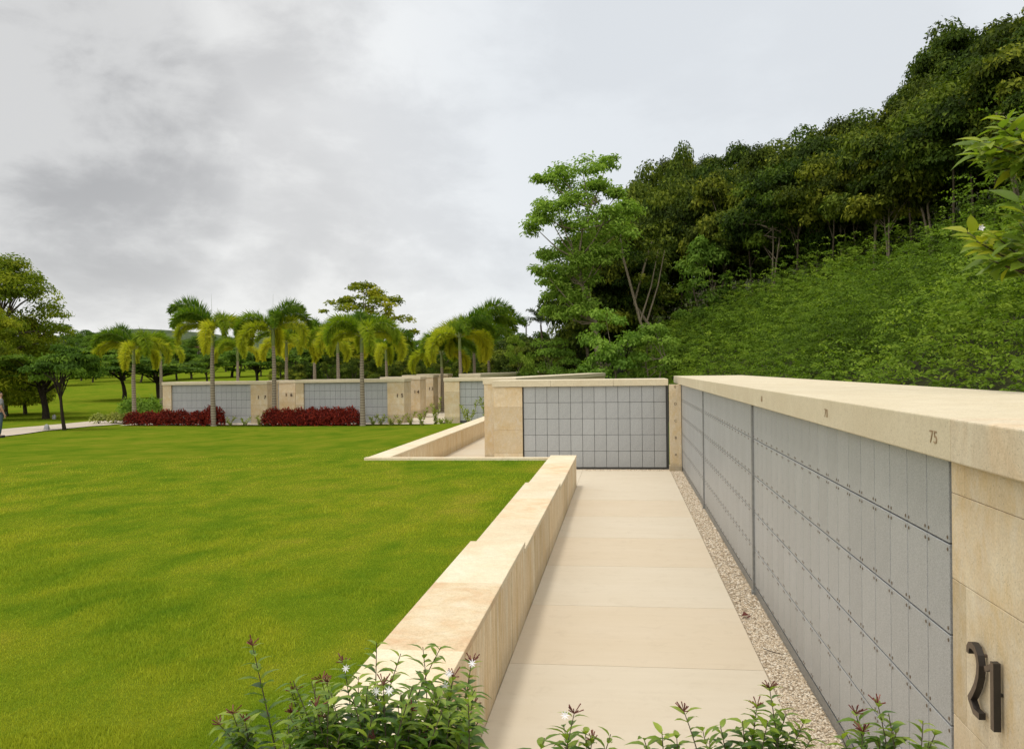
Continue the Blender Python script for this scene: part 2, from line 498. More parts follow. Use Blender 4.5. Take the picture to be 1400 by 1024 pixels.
# road on the left
m = MB()
near_ = [hit(p, q) for p, q in ((-220, 622), (-110, 610), (0, 598), (60, 590), (125, 583.5), (180, 579), (225, 577))]
far_ = [hit(p, q) for p, q in ((-220, 604), (-110, 597), (0, 588), (60, 582.5), (125, 576.5), (180, 573), (225, 571.5))]
V = []; K = 8
n_pts = []
for i in range(len(near_) - 1):
    for j in range(K):
        t_ = j / K; n_pts.append((near_[i].lerp(near_[i + 1], t_), far_[i].lerp(far_[i + 1], t_)))
n_pts.append((near_[-1], far_[-1]))
W = 12
for a, b in n_pts:
    for k in range(W):
        p = a.lerp(b, k / (W - 1)); V.append((p.x, p.y, float(H(p.x, p.y)) + .035))
Fq = [(i * W + k, i * W + k + 1, (i + 1) * W + k + 1, (i + 1) * W + k) for i in range(len(n_pts) - 1) for k in range(W - 1)]
m.add(V, Fq, 0)
tag(m.build('road', M['road']), kind='structure')

# gravel
def gravel():
    m = MB()
    base = np.array([(-1, -1, 0), (1, -1, 0), (1, 1, 0), (-1, 1, 0), (0, 0, 1), (0, 0, -1)], float)
    base[:4, :2] *= .9
    fc = np.array([(0, 1, 4), (1, 2, 4), (2, 3, 4), (3, 0, 4)])
    def scatter(n, x0, x1, ya, yb, s0, s1):
        c = np.stack([rng.uniform(x0, x1, n), rng.uniform(ya, yb, n), np.full(n, -.01) + rng.uniform(-.004, .008, n)], -1)
        a = rng.uniform(0, 2 * PI, n); s = rng.uniform(s0, s1, n)
        Vv = base[None] * (s[:, None, None] * rng.uniform(.6, 1.25, (n, 6, 3)))
        Vv[:, :, 2] *= .75
        ca, sa = np.cos(a)[:, None], np.sin(a)[:, None]
        Xr = Vv[:, :, 0] * ca - Vv[:, :, 1] * sa; Yr = Vv[:, :, 0] * sa + Vv[:, :, 1] * ca
        P = np.stack([Xr, Yr, Vv[:, :, 2]], -1) + c[:, None]
        Ff = fc[None] + 6 * np.arange(n)[:, None, None]
        m.add(P.reshape(-1, 3), Ff.reshape(-1, 3), 0, np.repeat(rng.random(n), 4))
    scatter(14000, 1.115, 1.375, 3.2, 9, .006, .012)
    scatter(9000, 1.115, 1.375, 9, 21.1, .008, .014)
    scatter(3000, -2.9, 1.1, 21.08, 21.36, .010, .016)
    o = m.build('gravel', M['gravel'])
    tag(o, 'pale beige gravel strip along the foot of the niche wall', 'gravel', kind='stuff')
    b = MB(); b.box(1.102, 1.44, 2.9, 21.2, -.08, -.008, 0); b.box(-3.0, 1.10, 21.06, 21.5, -.08, -.008, 0)
    b.build('gravel_base', M['gravelbed'], o)
gravel()

# twigs and a fallen leaf on the gravel
tw = MB(); tw.tube([(1.17, 7.75, .02), (1.24, 7.62, .03), (1.33, 7.60, .02)], [.004, .004, .002], 5)
tag(tw.build('dry_twig', M['bark']), 'thin dry twig lying on the gravel strip', 'twig')
lf = MB(); lf.add([(1.12, 8.75, .02), (1.16, 8.72, .035), (1.20, 8.78, .02), (1.15, 8.82, .045)], [(0, 1, 2, 3)], 0, .2)
lf.add([(1.11, 8.80, .02), (1.13, 8.83, .04), (1.17, 8.86, .03), (1.13, 8.87, .02)], [(0, 1, 2, 3)], 0, .4)
lf.add([(1.16, 8.70, .018), (1.20, 8.69, .03), (1.19, 8.74, .03)], [(0, 1, 2)], 0, .1)
tag(lf.build('fallen_leaf', M['bud']), 'curled red-brown fallen leaf at the gravel edge', 'leaf')

# ------------------------------------------------------------------ low walls
lw = empty('low_stone_wall', (-1.2, 11, 0), label='long low stone wall stepping down beside the main walkway', cat='wall')
def part(mb, name, mat, parent, bev=.006):
    o = mb.build(name, mat)
    o.parent = parent; o.matrix_parent_inverse = Matrix.Identity(4)
    o.location = -Vector(parent.location) if parent.rotation_euler.z == 0 else (0, 0, 0)
    if bev: bevel(o, bev)
    return o
ends = [(3.50, 8.5, .76), (8.5, 13.45, .695), (13.45, 18.32, .635)]
for a, b, z in ends:
    mb = MB(); nb = 5; lb = (b - a) / nb
    for q in range(nb): mb.box(-1.435, -.950 + random.uniform(-.002, .002), a + lb * q + .0015, a + lb * (q + 1) - .0015, -.1, z - .052, 0, random.random())
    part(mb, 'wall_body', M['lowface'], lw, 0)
    n = 3; L_ = (b - a) / n
    for i in range(n):
        mb = MB(); y1, y2 = a + L_ * i, a + L_ * (i + 1)
        mb.box(-1.475, -.940, y1 + .0015, y2 - .0015, z - .05, z, 0, random.uniform(.3, .9))
        part(mb, 'coping_stone', M['lowtop'] if i != 1 else M['lowtop_rust'], lw, .005)
kb = empty('stone_kerb', (-3.4, 18.3, 0), label='thin stone kerb closing the lawn in front of the cross niche wall', cat='kerb')
for i in range(4):
    a = -5.42 + i * .985; mb = MB(); mb.box(a + .0015, a + .9835, 18.22, 18.40, -.1, .59, 0); part(mb, 'kerb_stone', M['lowtop'], kb, .006)
kb = empty('stone_kerb', (-4, 3.8, 0), label='thin stone kerb at the near end of the lawn behind the jasmine bush', cat='kerb')
for i in range(5):
    a = -6.4 + i * .99; mb = MB(); mb.box(a + .0015, a + .9885, 3.50, 3.69, -.1, .735, 0); part(mb, 'kerb_stone', M['lowtop'], kb, .006)
lw2 = empty('low_stone_wall', (-5.2, 28, 0), label='second low stone wall farther off, running behind the kerb to the pillar', cat='wall')
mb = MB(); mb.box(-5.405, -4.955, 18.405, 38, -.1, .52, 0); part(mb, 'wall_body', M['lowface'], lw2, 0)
for i in range(10):
    a = 18.405 + i * 1.96; mb = MB(); mb.box(-5.425, -4.945, a + .002, a + 1.958, .522, .575, 0); part(mb, 'coping_stone', M['lowtop'], lw2, .006)

# ------------------------------------------------------------------ text helper
def text_part(body, size, depth, mat, parent, mw, name):
    c = bpy.data.curves.new('txt', 'FONT'); c.body = body; c.size = size; c.extrude = depth / 2
    c.align_x = 'CENTER'; c.align_y = 'CENTER'
    o = bpy.data.objects.new('txt', c); COL.objects.link(o)
    dg = bpy.context.evaluated_depsgraph_get()
    me = bpy.data.meshes.new_from_object(o.evaluated_get(dg))
    bpy.data.objects.remove(o)
    me.name = name; me.materials.clear(); me.materials.append(mat)
    q = bpy.data.objects.new(name, me); COL.objects.link(q); q.parent = parent
    q.matrix_local = mw
    return q

# ------------------------------------------------------------------ niche wall builder (local frame: u along wall, v out of face toward -v, z up)
NW, NH = .284, .39
def cover_mesh(w, h, th=.02):
    m = MB(); g_ = .0042
    m.box(g_, w - g_, -th, 0, .004, h - .004, 0, random.random())
    return m
def rosette_mb(m, cx, cz, y=-.02, s=.0085, mat=0):
    k = 8
    V = [(cx, y - .004, cz)] + [(cx + s * math.cos(2 * PI * j / k), y - .002, cz + s * math.sin(2 * PI * j / k)) for j in range(k)] + \
        [(cx + s * math.cos(2 * PI * j / k), y, cz + s * math.sin(2 * PI * j / k)) for j in range(k)]
    m.add(V, [(0, 1 + j, 1 + (j + 1) % k) for j in range(k)], mat)
    m.add(V, [(1 + j, 9 + j, 9 + (j + 1) % k, 1 + (j + 1) % k) for j in range(k)], mat)

def niche_wall(root, segs, ztop, depth, zb=.05, indiv=60, rosette_parts=0, ros_on=True):
    """segs: (u0, ncols) lists; panels recessed .03 behind face plane v=0; indexed nearest first"""
    allc = []
    for u0, nc in segs:
        for i in range(nc):
            for r_ in range(5):
                allc.append((u0 + i * NW, zb + r_ * NH))
    stuff = MB(); ros = MB(); nst = 0
    for k, (u, z) in enumerate(allc):
        if k < indiv:
            m = cover_mesh(NW, NH); o = m.build('niche_cover', M['granite'], root); o.location = (u, .03, z); bevel(o, .002, 1)
            if k < rosette_parts:
                for cx in (.024, NW - .024):
                    for cz in (.026, NH - .026):
                        rm = MB(); rosette_mb(rm, 0, 0, y=0); ro = rm.build('rosette', M['rosette'], o); ro.location = (cx, -.02, cz)
            else:
                for cx in (.024, NW - .024):
                    for cz in (.026, NH - .026): rosette_mb(ros, u + cx, z + cz, .01)
        else:
            g_ = .0025
            stuff.box(u + g_, u + NW - g_, .01, .03, z + .004, z + NH - .004, 0, random.random()); nst += 1
            for cx in (.024, NW - .024):
                for cz in (.026, NH - .026): rosette_mb(ros, u + cx, z + cz, .01)
    if nst:
        o = stuff.build('niche_cover', M['granite'], root); o['kind'] = 'stuff'
    if ros.n and ros_on:
        o = ros.build('rosette', M['rosette'], root); o['kind'] = 'stuff'

# --- long wall: local u runs from near (Y=3.94) to far; face looks to -x
WX = 1.372
def long_wall():
    Y0 = 3.94
    root = empty('niche_wall', (WX, Y0, 0), PI / 2, 'long grey granite niche wall with thick stone cap running along the walkway', 'columbarium wall')
    # rotated +90deg: local x -> world +Y ; local y -> world -x ; so outward is +local y. mirror v
    root.rotation_euler = (0, 0, PI / 2)
    root.scale = (1, 1, 1)
    return root
# local axes for PI/2: local x=+Y world, local y=-X world. My builders assume outward = -y, so the long wall uses -PI/2 and u measured backwards.
LEN = 3 * 5.78
rootL = empty('niche_wall', (WX, 3.94 + LEN, 0), -PI / 2, 'long grey granite niche wall with thick stone cap running along the walkway', 'columbarium wall')
# local x = world -Y measured from far end; local -y = world -x
segs = []
for k in range(3):     # k=0 nearest
    far_end = LEN - 5.78 * (k + 1)
    segs.append((far_end, k))
cols = []
for far_end, k in segs:
    for i in range(20)[::-1]:
        cols.append((far_end + .05 + i * NW, 1))
niche_wall(rootL, cols, 2.0, 1.6, zb=.091, indiv=100, rosette_parts=25)
mb = MB(); mb.box(0, LEN, .05, 1.6, -.1, 2.018, 0); mb.box(0, LEN, .03, .049, -.1, .079, 0); part0 = mb.build('wall_core', M['backing'], rootL)
mb = MB(); mb.box(0, LEN, .012, .0295, -.08, .077, 0); mb.build('plinth', M['mullion'], rootL)
for k in range(3):
    u = LEN - 5.78 * (k + 1)
    mb = MB(); mb.box(u - .012, u + .045, -.012, .028, -.06, 2.0, 0); mb.box(u - .03, u + .05, -.02, .028, -.07, .03, 0)
    if k < 2: bevel(mb.build('mullion', M['mullion'], rootL), .003)
# near pillar, from world Y=3.94 down to 3.17 -> local u LEN .. LEN+.77
cz = [(-.1, .56), (.56, .95), (.95, 1.52), (1.52, 1.88), (1.88, 2.014)]
pil = MB()
for i, (a, b) in enumerate(cz):
    spl = [LEN + .003, LEN + .77] if i % 2 else [LEN + .003, LEN + .15, LEN + .77]
    for s0, s1 in zip(spl[:-1], spl[1:]):
        pil.box(s0 + .001, s1 - .001, 0, 1.6, a + .001, b - .001, 0, random.random())
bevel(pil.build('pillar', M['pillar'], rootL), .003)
# caps
caps = []
u_edges = [LEN + .80, LEN + .12, LEN - 2.4]
while u_edges[-1] > -1.9: u_edges.append(u_edges[-1] - 2.45)
u_edges[-1] = -1.95
for i, (b, a) in enumerate(zip(u_edges[:-1], u_edges[1:])):
    mb = MB(); mb.box(a + .0015, b - .0015, -.045, .8, 2.02, 2.198, 0)
    bevel(mb.build('cap_stone', M['capend'] if i == 0 else M['cap'], rootL), .007)
    mb = MB(); mb.box(a + .0015, b - .0015, .803, 1.67, 2.02, 2.198, 0)
    bevel(mb.build('cap_stone', M['cap'], rootL), .007)
# letter pillar at the far end
mb = MB(); mb.box(-.02, .22, -.27, -.001, .0, 2.016, 0); mb.box(-.02, .0, 0, 1.6, -.1, 2.016, 0)
mb.box(-.019, .24, -.285, -.0, -.1, .12, 0)
bevel(mb.build('letter_pillar', M['pillar'], rootL), .004)
# letters face the camera (world -Y = local +x)
Mloc = Matrix(((0, 0, 1, 0), (1, 0, 0, 0), (0, 1, 0, 0), (0, 0, 0, 1)))
for i, ch in enumerate('ABCDE'):
    text_part(ch, .085, .004, M['letterdark'], rootL, Matrix.Translation((.223, -.135, .38 + i * .395)) @ Mloc, 'letter')
# number on the cap front (faces local -y)
Mf = Matrix(((1, 0, 0, 0), (0, 0, -1, 0), (0, 1, 0, 0), (0, 0, 0, 1)))
for s_, yy in (('75', 4.01), ('70', 6.03), ('60', 8.73)):
    mt = Matrix.Translation((LEN + 3.94 - yy, -.0465, 2.105)) @ Mf @ Matrix.Diagonal((1.7, 1.3, 1, 1))
    text_part(s_, .06, .002, M['engrave'], rootL, mt, 'number')
# bronze 21 on the pillar, faces local -y ; u increases toward camera (right in view)
def stroke(pts, w):
    L_, R_ = [], []
    for i, p in enumerate(pts):
        a = pts[max(i - 1, 0)]; b = pts[min(i + 1, len(pts) - 1)]
        dx, dz = b[0] - a[0], b[1] - a[1]; l = math.hypot(dx, dz)
        nx, nz = -dz / l * w / 2, dx / l * w / 2
        L_.append((p[0] + nx, p[1] + nz)); R_.append((p[0] - nx, p[1] - nz))
    return L_, R_
def ribbon(m, pts, w, y0, y1):
    L_, R_ = stroke(pts, w); n = len(pts)
    V = []
    for y in (y0, y1):
        V += [(p[0], y, p[1]) for p in L_] + [(p[0], y, p[1]) for p in R_]
    Fq = []
    for i in range(n - 1):
        Fq += [(i, i + 1, n + i + 1, n + i), (2 * n + i, 3 * n + i, 3 * n + i + 1, 2 * n + i + 1),
               (i, 2 * n + i, 2 * n + i + 1, i + 1), (n + i, n + i + 1, 3 * n + i + 1, 3 * n + i)]
    Fq += [(0, n, 3 * n, 2 * n), (n - 1, 3 * n - 1, 4 * n - 1, 2 * n - 1)]
    m.add(V, Fq, [0 if i % 4 == 0 and i < 4 * (n - 1) else 1 for i in range(len(Fq))])
def digits21(parent, u, z, h, dep):
    # '2': hook, long curve, angled foot
    pts = [(-.112, .088), (-.112, .108), (-.098, .123), (-.072, .128), (-.045, .122), (-.022, .102), (-.012, .072), (-.018, .03), (-.040, -.015), (-.072, -.055), (-.108, -.092)]
    m = MB(); ribbon(m, [(u - .045 + a, z + b) for a, b in pts], .025, -dep, -.012)
    ribbon(m, [(u - .151, z - .084), (u - .105, z - .122), (u - .05, z - .122)], .025, -dep + .0005, -.0125)
    m.box(u - .075, u - .06, -.012, .0, z + .1, z + .11); m.build('numeral', [M['bronzeface'], M['bronzeside']], parent)
    m = MB(); m.box(u + .058, u + .088, -dep, -.012, z - .125, z + .125, [1, 1, 0, 1, 1, 1])
    ribbon(m, [(u + .004, z + .078), (u + .066, z + .108)], .020, -dep + .001, -.013)
    m.box(u + .065, u + .08, -.012, 0, z, z + .01, 1); m.build('numeral', [M['bronzeface'], M['bronzeside']], parent)
digits21(rootL, LEN + 3.94 - 3.515, 1.20, .25, .038)

# --- cross wall facing the camera
cw = empty('niche_wall', (-3.10, 21.42, 0), 0, 'cross niche wall with sixty grey covers closing the end of the main walkway', 'columbarium wall')
u0 = .73
allc = []
niche_wall(cw, [(u0 + i * NW, 1) for i in range(12)], 2.0, 1.6, zb=.04, indiv=60, ros_on=False)
mb = MB(); mb.box(u0 - .02, 4.20, .038, 1.55, -.1, 1.985, 0); mb.box(u0 - .02, 4.20, .03, .037, -.1, .036, 0); mb.build('wall_core', M['backing'], cw)
pil = MB()
for i, (a, b) in enumerate([(-.1, .38), (.38, .95), (.95, 1.5), (1.5, 1.984)]):
    pil.box(0, .70, -.03, 1.55, a + .001, b - .001, 0, random.random())
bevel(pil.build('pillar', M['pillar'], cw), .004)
e = [-.03, 1.4, 2.9, 4.19]
for a, b in zip(e[:-1], e[1:]):
    mb = MB(); mb.box(a + .001, b - .001, -.07, 1.6, 1.99, 2.146, 0); bevel(mb.build('cap_stone', M['cap'], cw), .008)

# second long wall (hidden behind, its cap shows)
def plain_wall(x, y, ang, L_, D, zt, label, th=.16, zb=-.35):
    r_ = empty('niche_wall', (x, y, 0), ang, label, 'columbarium wall')
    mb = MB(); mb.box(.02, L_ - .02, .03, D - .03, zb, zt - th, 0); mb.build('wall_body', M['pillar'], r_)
    n = max(1, round(L_ / 2.4))
    for i in range(n):
        mb = MB(); mb.box(L_ / n * i + .001, L_ / n * (i + 1) - .001, 0, D, zt - th, zt, 0); bevel(mb.build('cap_stone', M['cap'], r_), .008)
    return r_
plain_wall(-2.75, 23.1, R(84.5), 20.5, .62 if False else .9, 2.19, 'low stone wall cap seen just behind the cross niche wall, ending beside it')
plain_wall(xat(657, 47), 47, math.atan2(78 - 47, xat(752, 78) - xat(657, 47)), math.hypot(78 - 47, xat(752, 78) - xat(657, 47)), 1.2, 2.2, 'farthest stone cap rising toward the trees behind the cross niche wall')

# --- front-facing blocks in the distance
def block(px0, px1, Y, pl, pr, digits, label, ztop=1.95, zb=-.30, hidden_left=False, panels=True):
    x0, x1 = xat(px0, Y), xat(px1, Y)
    r_ = empty('niche_wall', (x0, Y, 0), 0, label, 'columbarium wall')
    W_ = x1 - x0
    wl = pl; wr = pr
    mb = MB()
    if wl > 0:
        for i in range(4): 
            h = (ztop - .17 - zb + .1) / 4; mb.box(0, wl, 0, 1.5, zb - .1 + h * i + .001, zb - .1 + h * (i + 1) - .001, 0, random.random())
        bevel(mb.build('pillar', M['pillar'], r_), .005); mb = MB()
    if wr > 0:
        for i in range(4):
            h = (ztop - .17 - zb + .1) / 4; mb.box(W_ - wr, W_, 0, 1.5, zb - .1 + h * i + .001, zb - .1 + h * (i + 1) - .001, 0, random.random())
    bevel(mb.build('pillar', M['pillar'], r_), .005)
    iw = W_ - wl - wr
    nc = max(1, round(iw / NW)); cw_ = iw / nc; chh = (ztop - .17 - zb - .02) / 5
    mb = MB(); mb.box(wl + .001, W_ - wr - .001, .12, 1.45, zb - .1, ztop - .17, 0); mb.build('wall_core', M['backing'], r_)
    for i in range(nc):
        for j in range(5):
            m = MB(); m.box(.004, cw_ - .004, -.02, 0, .007, chh - .007, 0, random.random())
            o = m.build('niche_cover', M['granite'], r_); o.location = (wl + i * cw_, .118, zb + .02 + j * chh)
    n = max(1, round(W_ / 2.4))
    for i in range(n):
        mb = MB(); mb.box(-.03 + (W_ + .06) / n * i + .001, -.03 + (W_ + .06) / n * (i + 1) - .001, -.05, 1.6, ztop - .165, ztop, 0)
        bevel(mb.build('cap_stone', M['cap'], r_), .01)
    for k, (dpx, ch) in enumerate(digits):
        xx = xat(dpx, Y) - x0
        text_part(ch, .26, .05, M['bronze'], r_, Matrix.Translation((xx, -.03, ztop - .86)) @ Mf, 'numeral')
    return r_
block(607, 800, 42, .74, .3, [], 'niche wall half hidden behind the near pillar, small shrubs in front', 2.04, -.05)
block(222, 365, 45, .48, .92, [(353, '1'), (362, '7')], 'leftmost niche wall behind the left red hedge and palm trunk', 1.95)
block(366, 403, 50, -.0 + .05, .98, [(391, '1'), (398, '6')], 'narrow niche wall between the two wide ones, palm trunk before it', 1.93)
block(404, 552, 44.5, .42, .88, [(543, '1'), (549.5, '5')], 'wide niche wall behind the right red hedge', 2.0)
block(520, 574, 49.3, .05, .72, [(567, '1'), (571.5, '4')], 'pale pillared niche wall end just right of the wide hedge wall', 2.06, -.28)
block(550, 592, 54.5, .05, .72, [(587, '1'), (591, '3')], 'second receding niche wall end right of the wide hedge wall', 2.12, -.27)
block(570, 612, 59, .05, 1.0, [(604, '1')], 'farthest receding niche wall end, nearest the square pillar', 2.16, -.27)

# ------------------------------------------------------------------ foliage
def unit(v): return v / np.maximum(np.linalg.norm(v, axis=-1, keepdims=True), 1e-9)
def leaves(m, P, N, L_, W_, tint, mat=0, dirv=None, droop=.0):
    """rhombic leaves: centre base at P, plane normal N"""
    n = len(P)
    N = unit(N)
    a = rng.normal(size=(n, 3)) if dirv is None else dirv
    T = unit(a - (a * N).sum(-1, keepdims=True) * N)
    B = np.cross(N, T)
    L_ = np.broadcast_to(L_, (n,))[:, None]; W_ = np.broadcast_to(W_, (n,))[:, None]
    V = np.empty((n, 4, 3))
    V[:, 0] = P; V[:, 1] = P + T * L_ * .45 + B * W_ * .5
    V[:, 2] = P + T * L_ - N * L_ * droop; V[:, 3] = P + T * L_ * .45 - B * W_ * .5
    m.add(V.reshape(-1, 3), np.arange(4 * n).reshape(-1, 4), mat, tint)

def crown_mb(seed, nclump, nleaf, ls, rc=.3, shape='round', low=.0):
    """unit tree: height 1, crown radius ~.5 (x/y), crown spans low..1"""
    rs = np.random.default_rng(seed); m = MB(); C = []
    for i in range(nclump):
        a = rs.uniform(0, 2 * PI); t = rs.uniform(0, 1)
        if shape == 'round':
            z = low + (1 - low) * (.08 + .84 * t); rr = math.sin(PI * min(max(t * .86 + .12, 0), 1)) ** .7
            r_ = .40 * rr * math.sqrt(rs.uniform(.2, 1))
        elif shape == 'flat':
            z = .72 + .2 * t; r_ = .47 * math.sqrt(rs.uniform(0, 1)); z -= r_ * .45 * rs.uniform(.5, 1.2)
        elif shape == 'open':
            z = low + (1 - low) * (.05 + .88 * t); r_ = .44 * math.sqrt(rs.uniform(.1, 1)) * (1 - .55 * t ** 2)
        C.append((r_ * math.cos(a), r_ * math.sin(a), z))
    C = np.array(C)
    for c in C:
        s = rc * rs.uniform(.55, 1.1)
        n = int(nleaf * rs.uniform(.7, 1.2))
        d = unit(rs.normal(size=(n, 3))); d[:, 2] = np.abs(d[:, 2]) * .9 - .25 * rs.random(n)
        d = unit(d)
        fl = .55 if shape != 'flat' else .3
        P = c + d * s * np.array([1, 1, fl]) * rs.uniform(.55, 1.05, (n, 1))
        Nn = d * .8 + np.array([0, 0, .6]) + rs.normal(0, .45, (n, 3))
        ct = rs.uniform(.1, .85)
        ti = np.clip(ct + rs.normal(0, .16, n), 0, 1)
        leaves(m, P, Nn, ls * rs.uniform(.7, 1.3, n), ls * .55 * rs.uniform(.7, 1.3, n), ti, droop=.15)
    return m, C
def trunk_mb(C, seed, r0, zf, lean=0, multi=1, nl=10):
    rs = np.random.default_rng(seed + 99); m = MB()
    for q in range(multi):
        bx, by = (rs.normal(0, .012, 2) if multi > 1 else (0, 0))
        tx, ty = rs.normal(0, .05, 2) + (np.array([lean, 0]))
        if multi > 1: tx += .12 * (q - (multi - 1) / 2)
        zt = zf * rs.uniform(.9, 1.05)
        pts = [(bx, by, -.03)] + [(bx + tx * t ** 1.3 + .012 * math.sin(5 * t + q), by + ty * t, zt * t) for t in (.05, .25, .5, .75, 1)]
        m.tube(pts, [r0 * 1.5, r0 * 1.15, r0, r0 * .85, r0 * .7, r0 * .55], 7)
        top = Vector(pts[-1])
        idx = rs.permutation(len(C))[:nl]
        for i in idx:
            c = Vector(C[i]); st = Vector(pts[3]).lerp(top, rs.uniform(.1, 1)) if c.z > zt * .6 else Vector(pts[2])
            mid = st.lerp(c, .5) + Vector((rs.normal(0, .015), rs.normal(0, .015), .02))
            m.tube([st, mid, c], [r0 * .42, r0 * .28, r0 * .1], 5)
    return m

PROTO = {}
def proto(kind, mat, bark, seed, **kw):
    m, C = crown_mb(seed, kw['nc'], kw['nl'], kw['ls'], kw['rc'], kw['shape'], kw['low'])
    t = trunk_mb(C, seed, kw['r0'], kw['zf'], kw.get('lean', 0), kw.get('multi', 1), kw.get('limbs', 10))
    PROTO.setdefault(kind, []).append((m, t, mat, bark, []))
for s in range(5):
    proto('forest', 'forest', ['barkdark', 'bark', 'barkdark', 'barkpale', 'barkdark'][s], 10 + s, nc=[38, 26, 46, 30, 34][s], nl=[300, 380, 240, 340, 300][s], ls=[.030, .036, .026, .040, .032][s], rc=[.17, .23, .14, .20, .18][s], shape='round', low=.24, r0=.011, zf=.72, lean=random.uniform(-.15, .15), multi=1 + s % 2, limbs=12)
for s in range(3):
    proto('forestfront', 'forest', ['bark', 'barkpale', 'bark'][s], 110 + s, nc=[30, 24, 34][s], nl=[320, 380, 300][s], ls=[.032, .038, .03][s], rc=[.18, .21, .17][s], shape='round', low=[.50, .44, .56][s], r0=.011, zf=.75, lean=[.12, -.15, .05][s], multi=1 + s % 2, limbs=9)
for s in range(2):
    proto('light', 'light', 'barkpale', 30 + s, nc=34, nl=170, ls=.030, rc=.13, shape='open', low=.3, r0=.010, zf=.7, lean=-.05, limbs=18)
for s in range(3):
    proto('under', 'light', 'barkpale', 40 + s, nc=30, nl=150, ls=.045, rc=.16, shape='open', low=.15, r0=.014, zf=.6, multi=2, limbs=8)
for s in range(3):
    proto('park', 'parktree', 'barkdark', 50 + s, nc=44, nl=230, ls=.042, rc=.17, shape='flat', low=.3, r0=.026, zf=.55, multi=1 + s % 2, limbs=12)
for s in range(3):
    proto('round', 'parktree', 'bark', 60 + s, nc=44, nl=170, ls=.035, rc=.15, shape='round', low=.2, r0=.02, zf=.6, limbs=10)
for s in range(2):
    proto('yellow', 'yellowtree', 'bark', 70 + s, nc=130, nl=75, ls=.026, rc=.065, shape='round', low=.15, r0=.012, zf=.7, multi=1, limbs=40)
for s in range(2):
    proto('bigyellow', 'yellowtree', 'bark', 80 + s, nc=150, nl=230, ls=.022, rc=.13, shape='round', low=.0, r0=.02, zf=.6, multi=1, limbs=40)

def tree(name, kind, x, y, h, w, label, cat='tree', group=None, idx=None, rz=None, z=None, mat=None):
    pl = PROTO[kind]; p = pl[random.randrange(len(pl)) if idx is None else idx % len(pl)]
    z = float(H(x, y)) if z is None else z
    root = empty(name, (x, y, z - .02), random.uniform(0, 2 * PI) if rz is None else rz, label, cat, group)
    root.scale = (w, w, h)
    key = mat or p[2]
    cache = [c for c in p[4] if c[0] == key]
    if cache:
        for me, nm in cache[0][1]:
            o = bpy.data.objects.new(nm, me); COL.objects.link(o); o.parent = root
    else:
        a = p[1].build('trunk', M[p[3]], root, smooth=True); b = p[0].build('crown', M[key], root)
        p[4].append((key, [(a.data, 'trunk'), (b.data, 'crown')]))
    return root

# forest on the hillside
SK = np.array([(735, 330), (760, 310), (800, 290), (850, 285), (868, 262), (895, 225), (930, 212), (1000, 214), (1050, 200), (1100, 190), (1150, 168),
               (1215, 158), (1235, 118), (1262, 90), (1290, 55), (1330, 35), (1380, 40), (1400, 20), (1470, 10), (1560, 0)], float)
FR = np.array([(735, 66), (800, 64), (860, 66), (900, 84), (1000, 72), (1140, 57), (1400, 42), (1560, 36)], float)
forest_pts = []
random.seed(21)
for row, (dy, k, step) in enumerate([(0, .84, 27), (5, .86, 24), (12, 1.0, 24), (21, 1.02, 36)]):
    px = 832 + row * 7
    while px < 1540:
        p = px + random.uniform(-8, 8)
        Y = np.interp(p, FR[:, 0], FR[:, 1]) + dy + random.uniform(-2, 2)
        if p < 880 and row > 1: Y -= 2
        x = xat(p, Y); zg = float(H(x, Y))
        top = zat(p, np.interp(p, SK[:, 0], SK[:, 1]), Y)
        kk = k * (random.uniform(.78, 1.04) if row < 2 else random.uniform(.90, 1.045))
        if row == 0 and p < 870: kk *= .9
        h = max(5.5, (top - zg) * kk)
        h = min(h, 23)
        wd = min(h * .75, random.uniform(6.2, 9.2))
        forest_pts.append((x, Y, h, wd, row))
        px += step * (Y / 60) ** -.3
for (x, Y, h, wd, row) in forest_pts:
    tree('forest_tree', 'forestfront' if row == 0 else 'forest', x, Y, h, wd, 'dark green broadleaf tree packed into the dense forest on the hillside', 'tree', 'forest trees on the hill')
for i in range(16):
    px = 690 + i * 10 + random.uniform(-4, 4); Y = random.uniform(78, 108); x = xat(px, Y); zg = float(H(x, Y))
    tree('forest_tree', 'forest', x, Y, zat(px, 470 + random.uniform(-14, 10) - max(0, px - 775) * 1.2, Y) - zg, random.uniform(6, 8), 'dark green broadleaf tree packed into the dense forest on the hillside', 'tree', 'forest trees on the hill')
for px, Y, top, wd in ((806, 67, 318, 7.0), (822, 70, 296, 7.5), (800, 72, 372, 6), (788, 68, 440, 4.5)):
    x = xat(px, Y); tree('forest_tree', 'forest', x, Y, zat(px, top, Y) - float(H(x, Y)), wd, 'dark green broadleaf tree packed into the dense forest on the hillside', 'tree', 'forest trees on the hill')
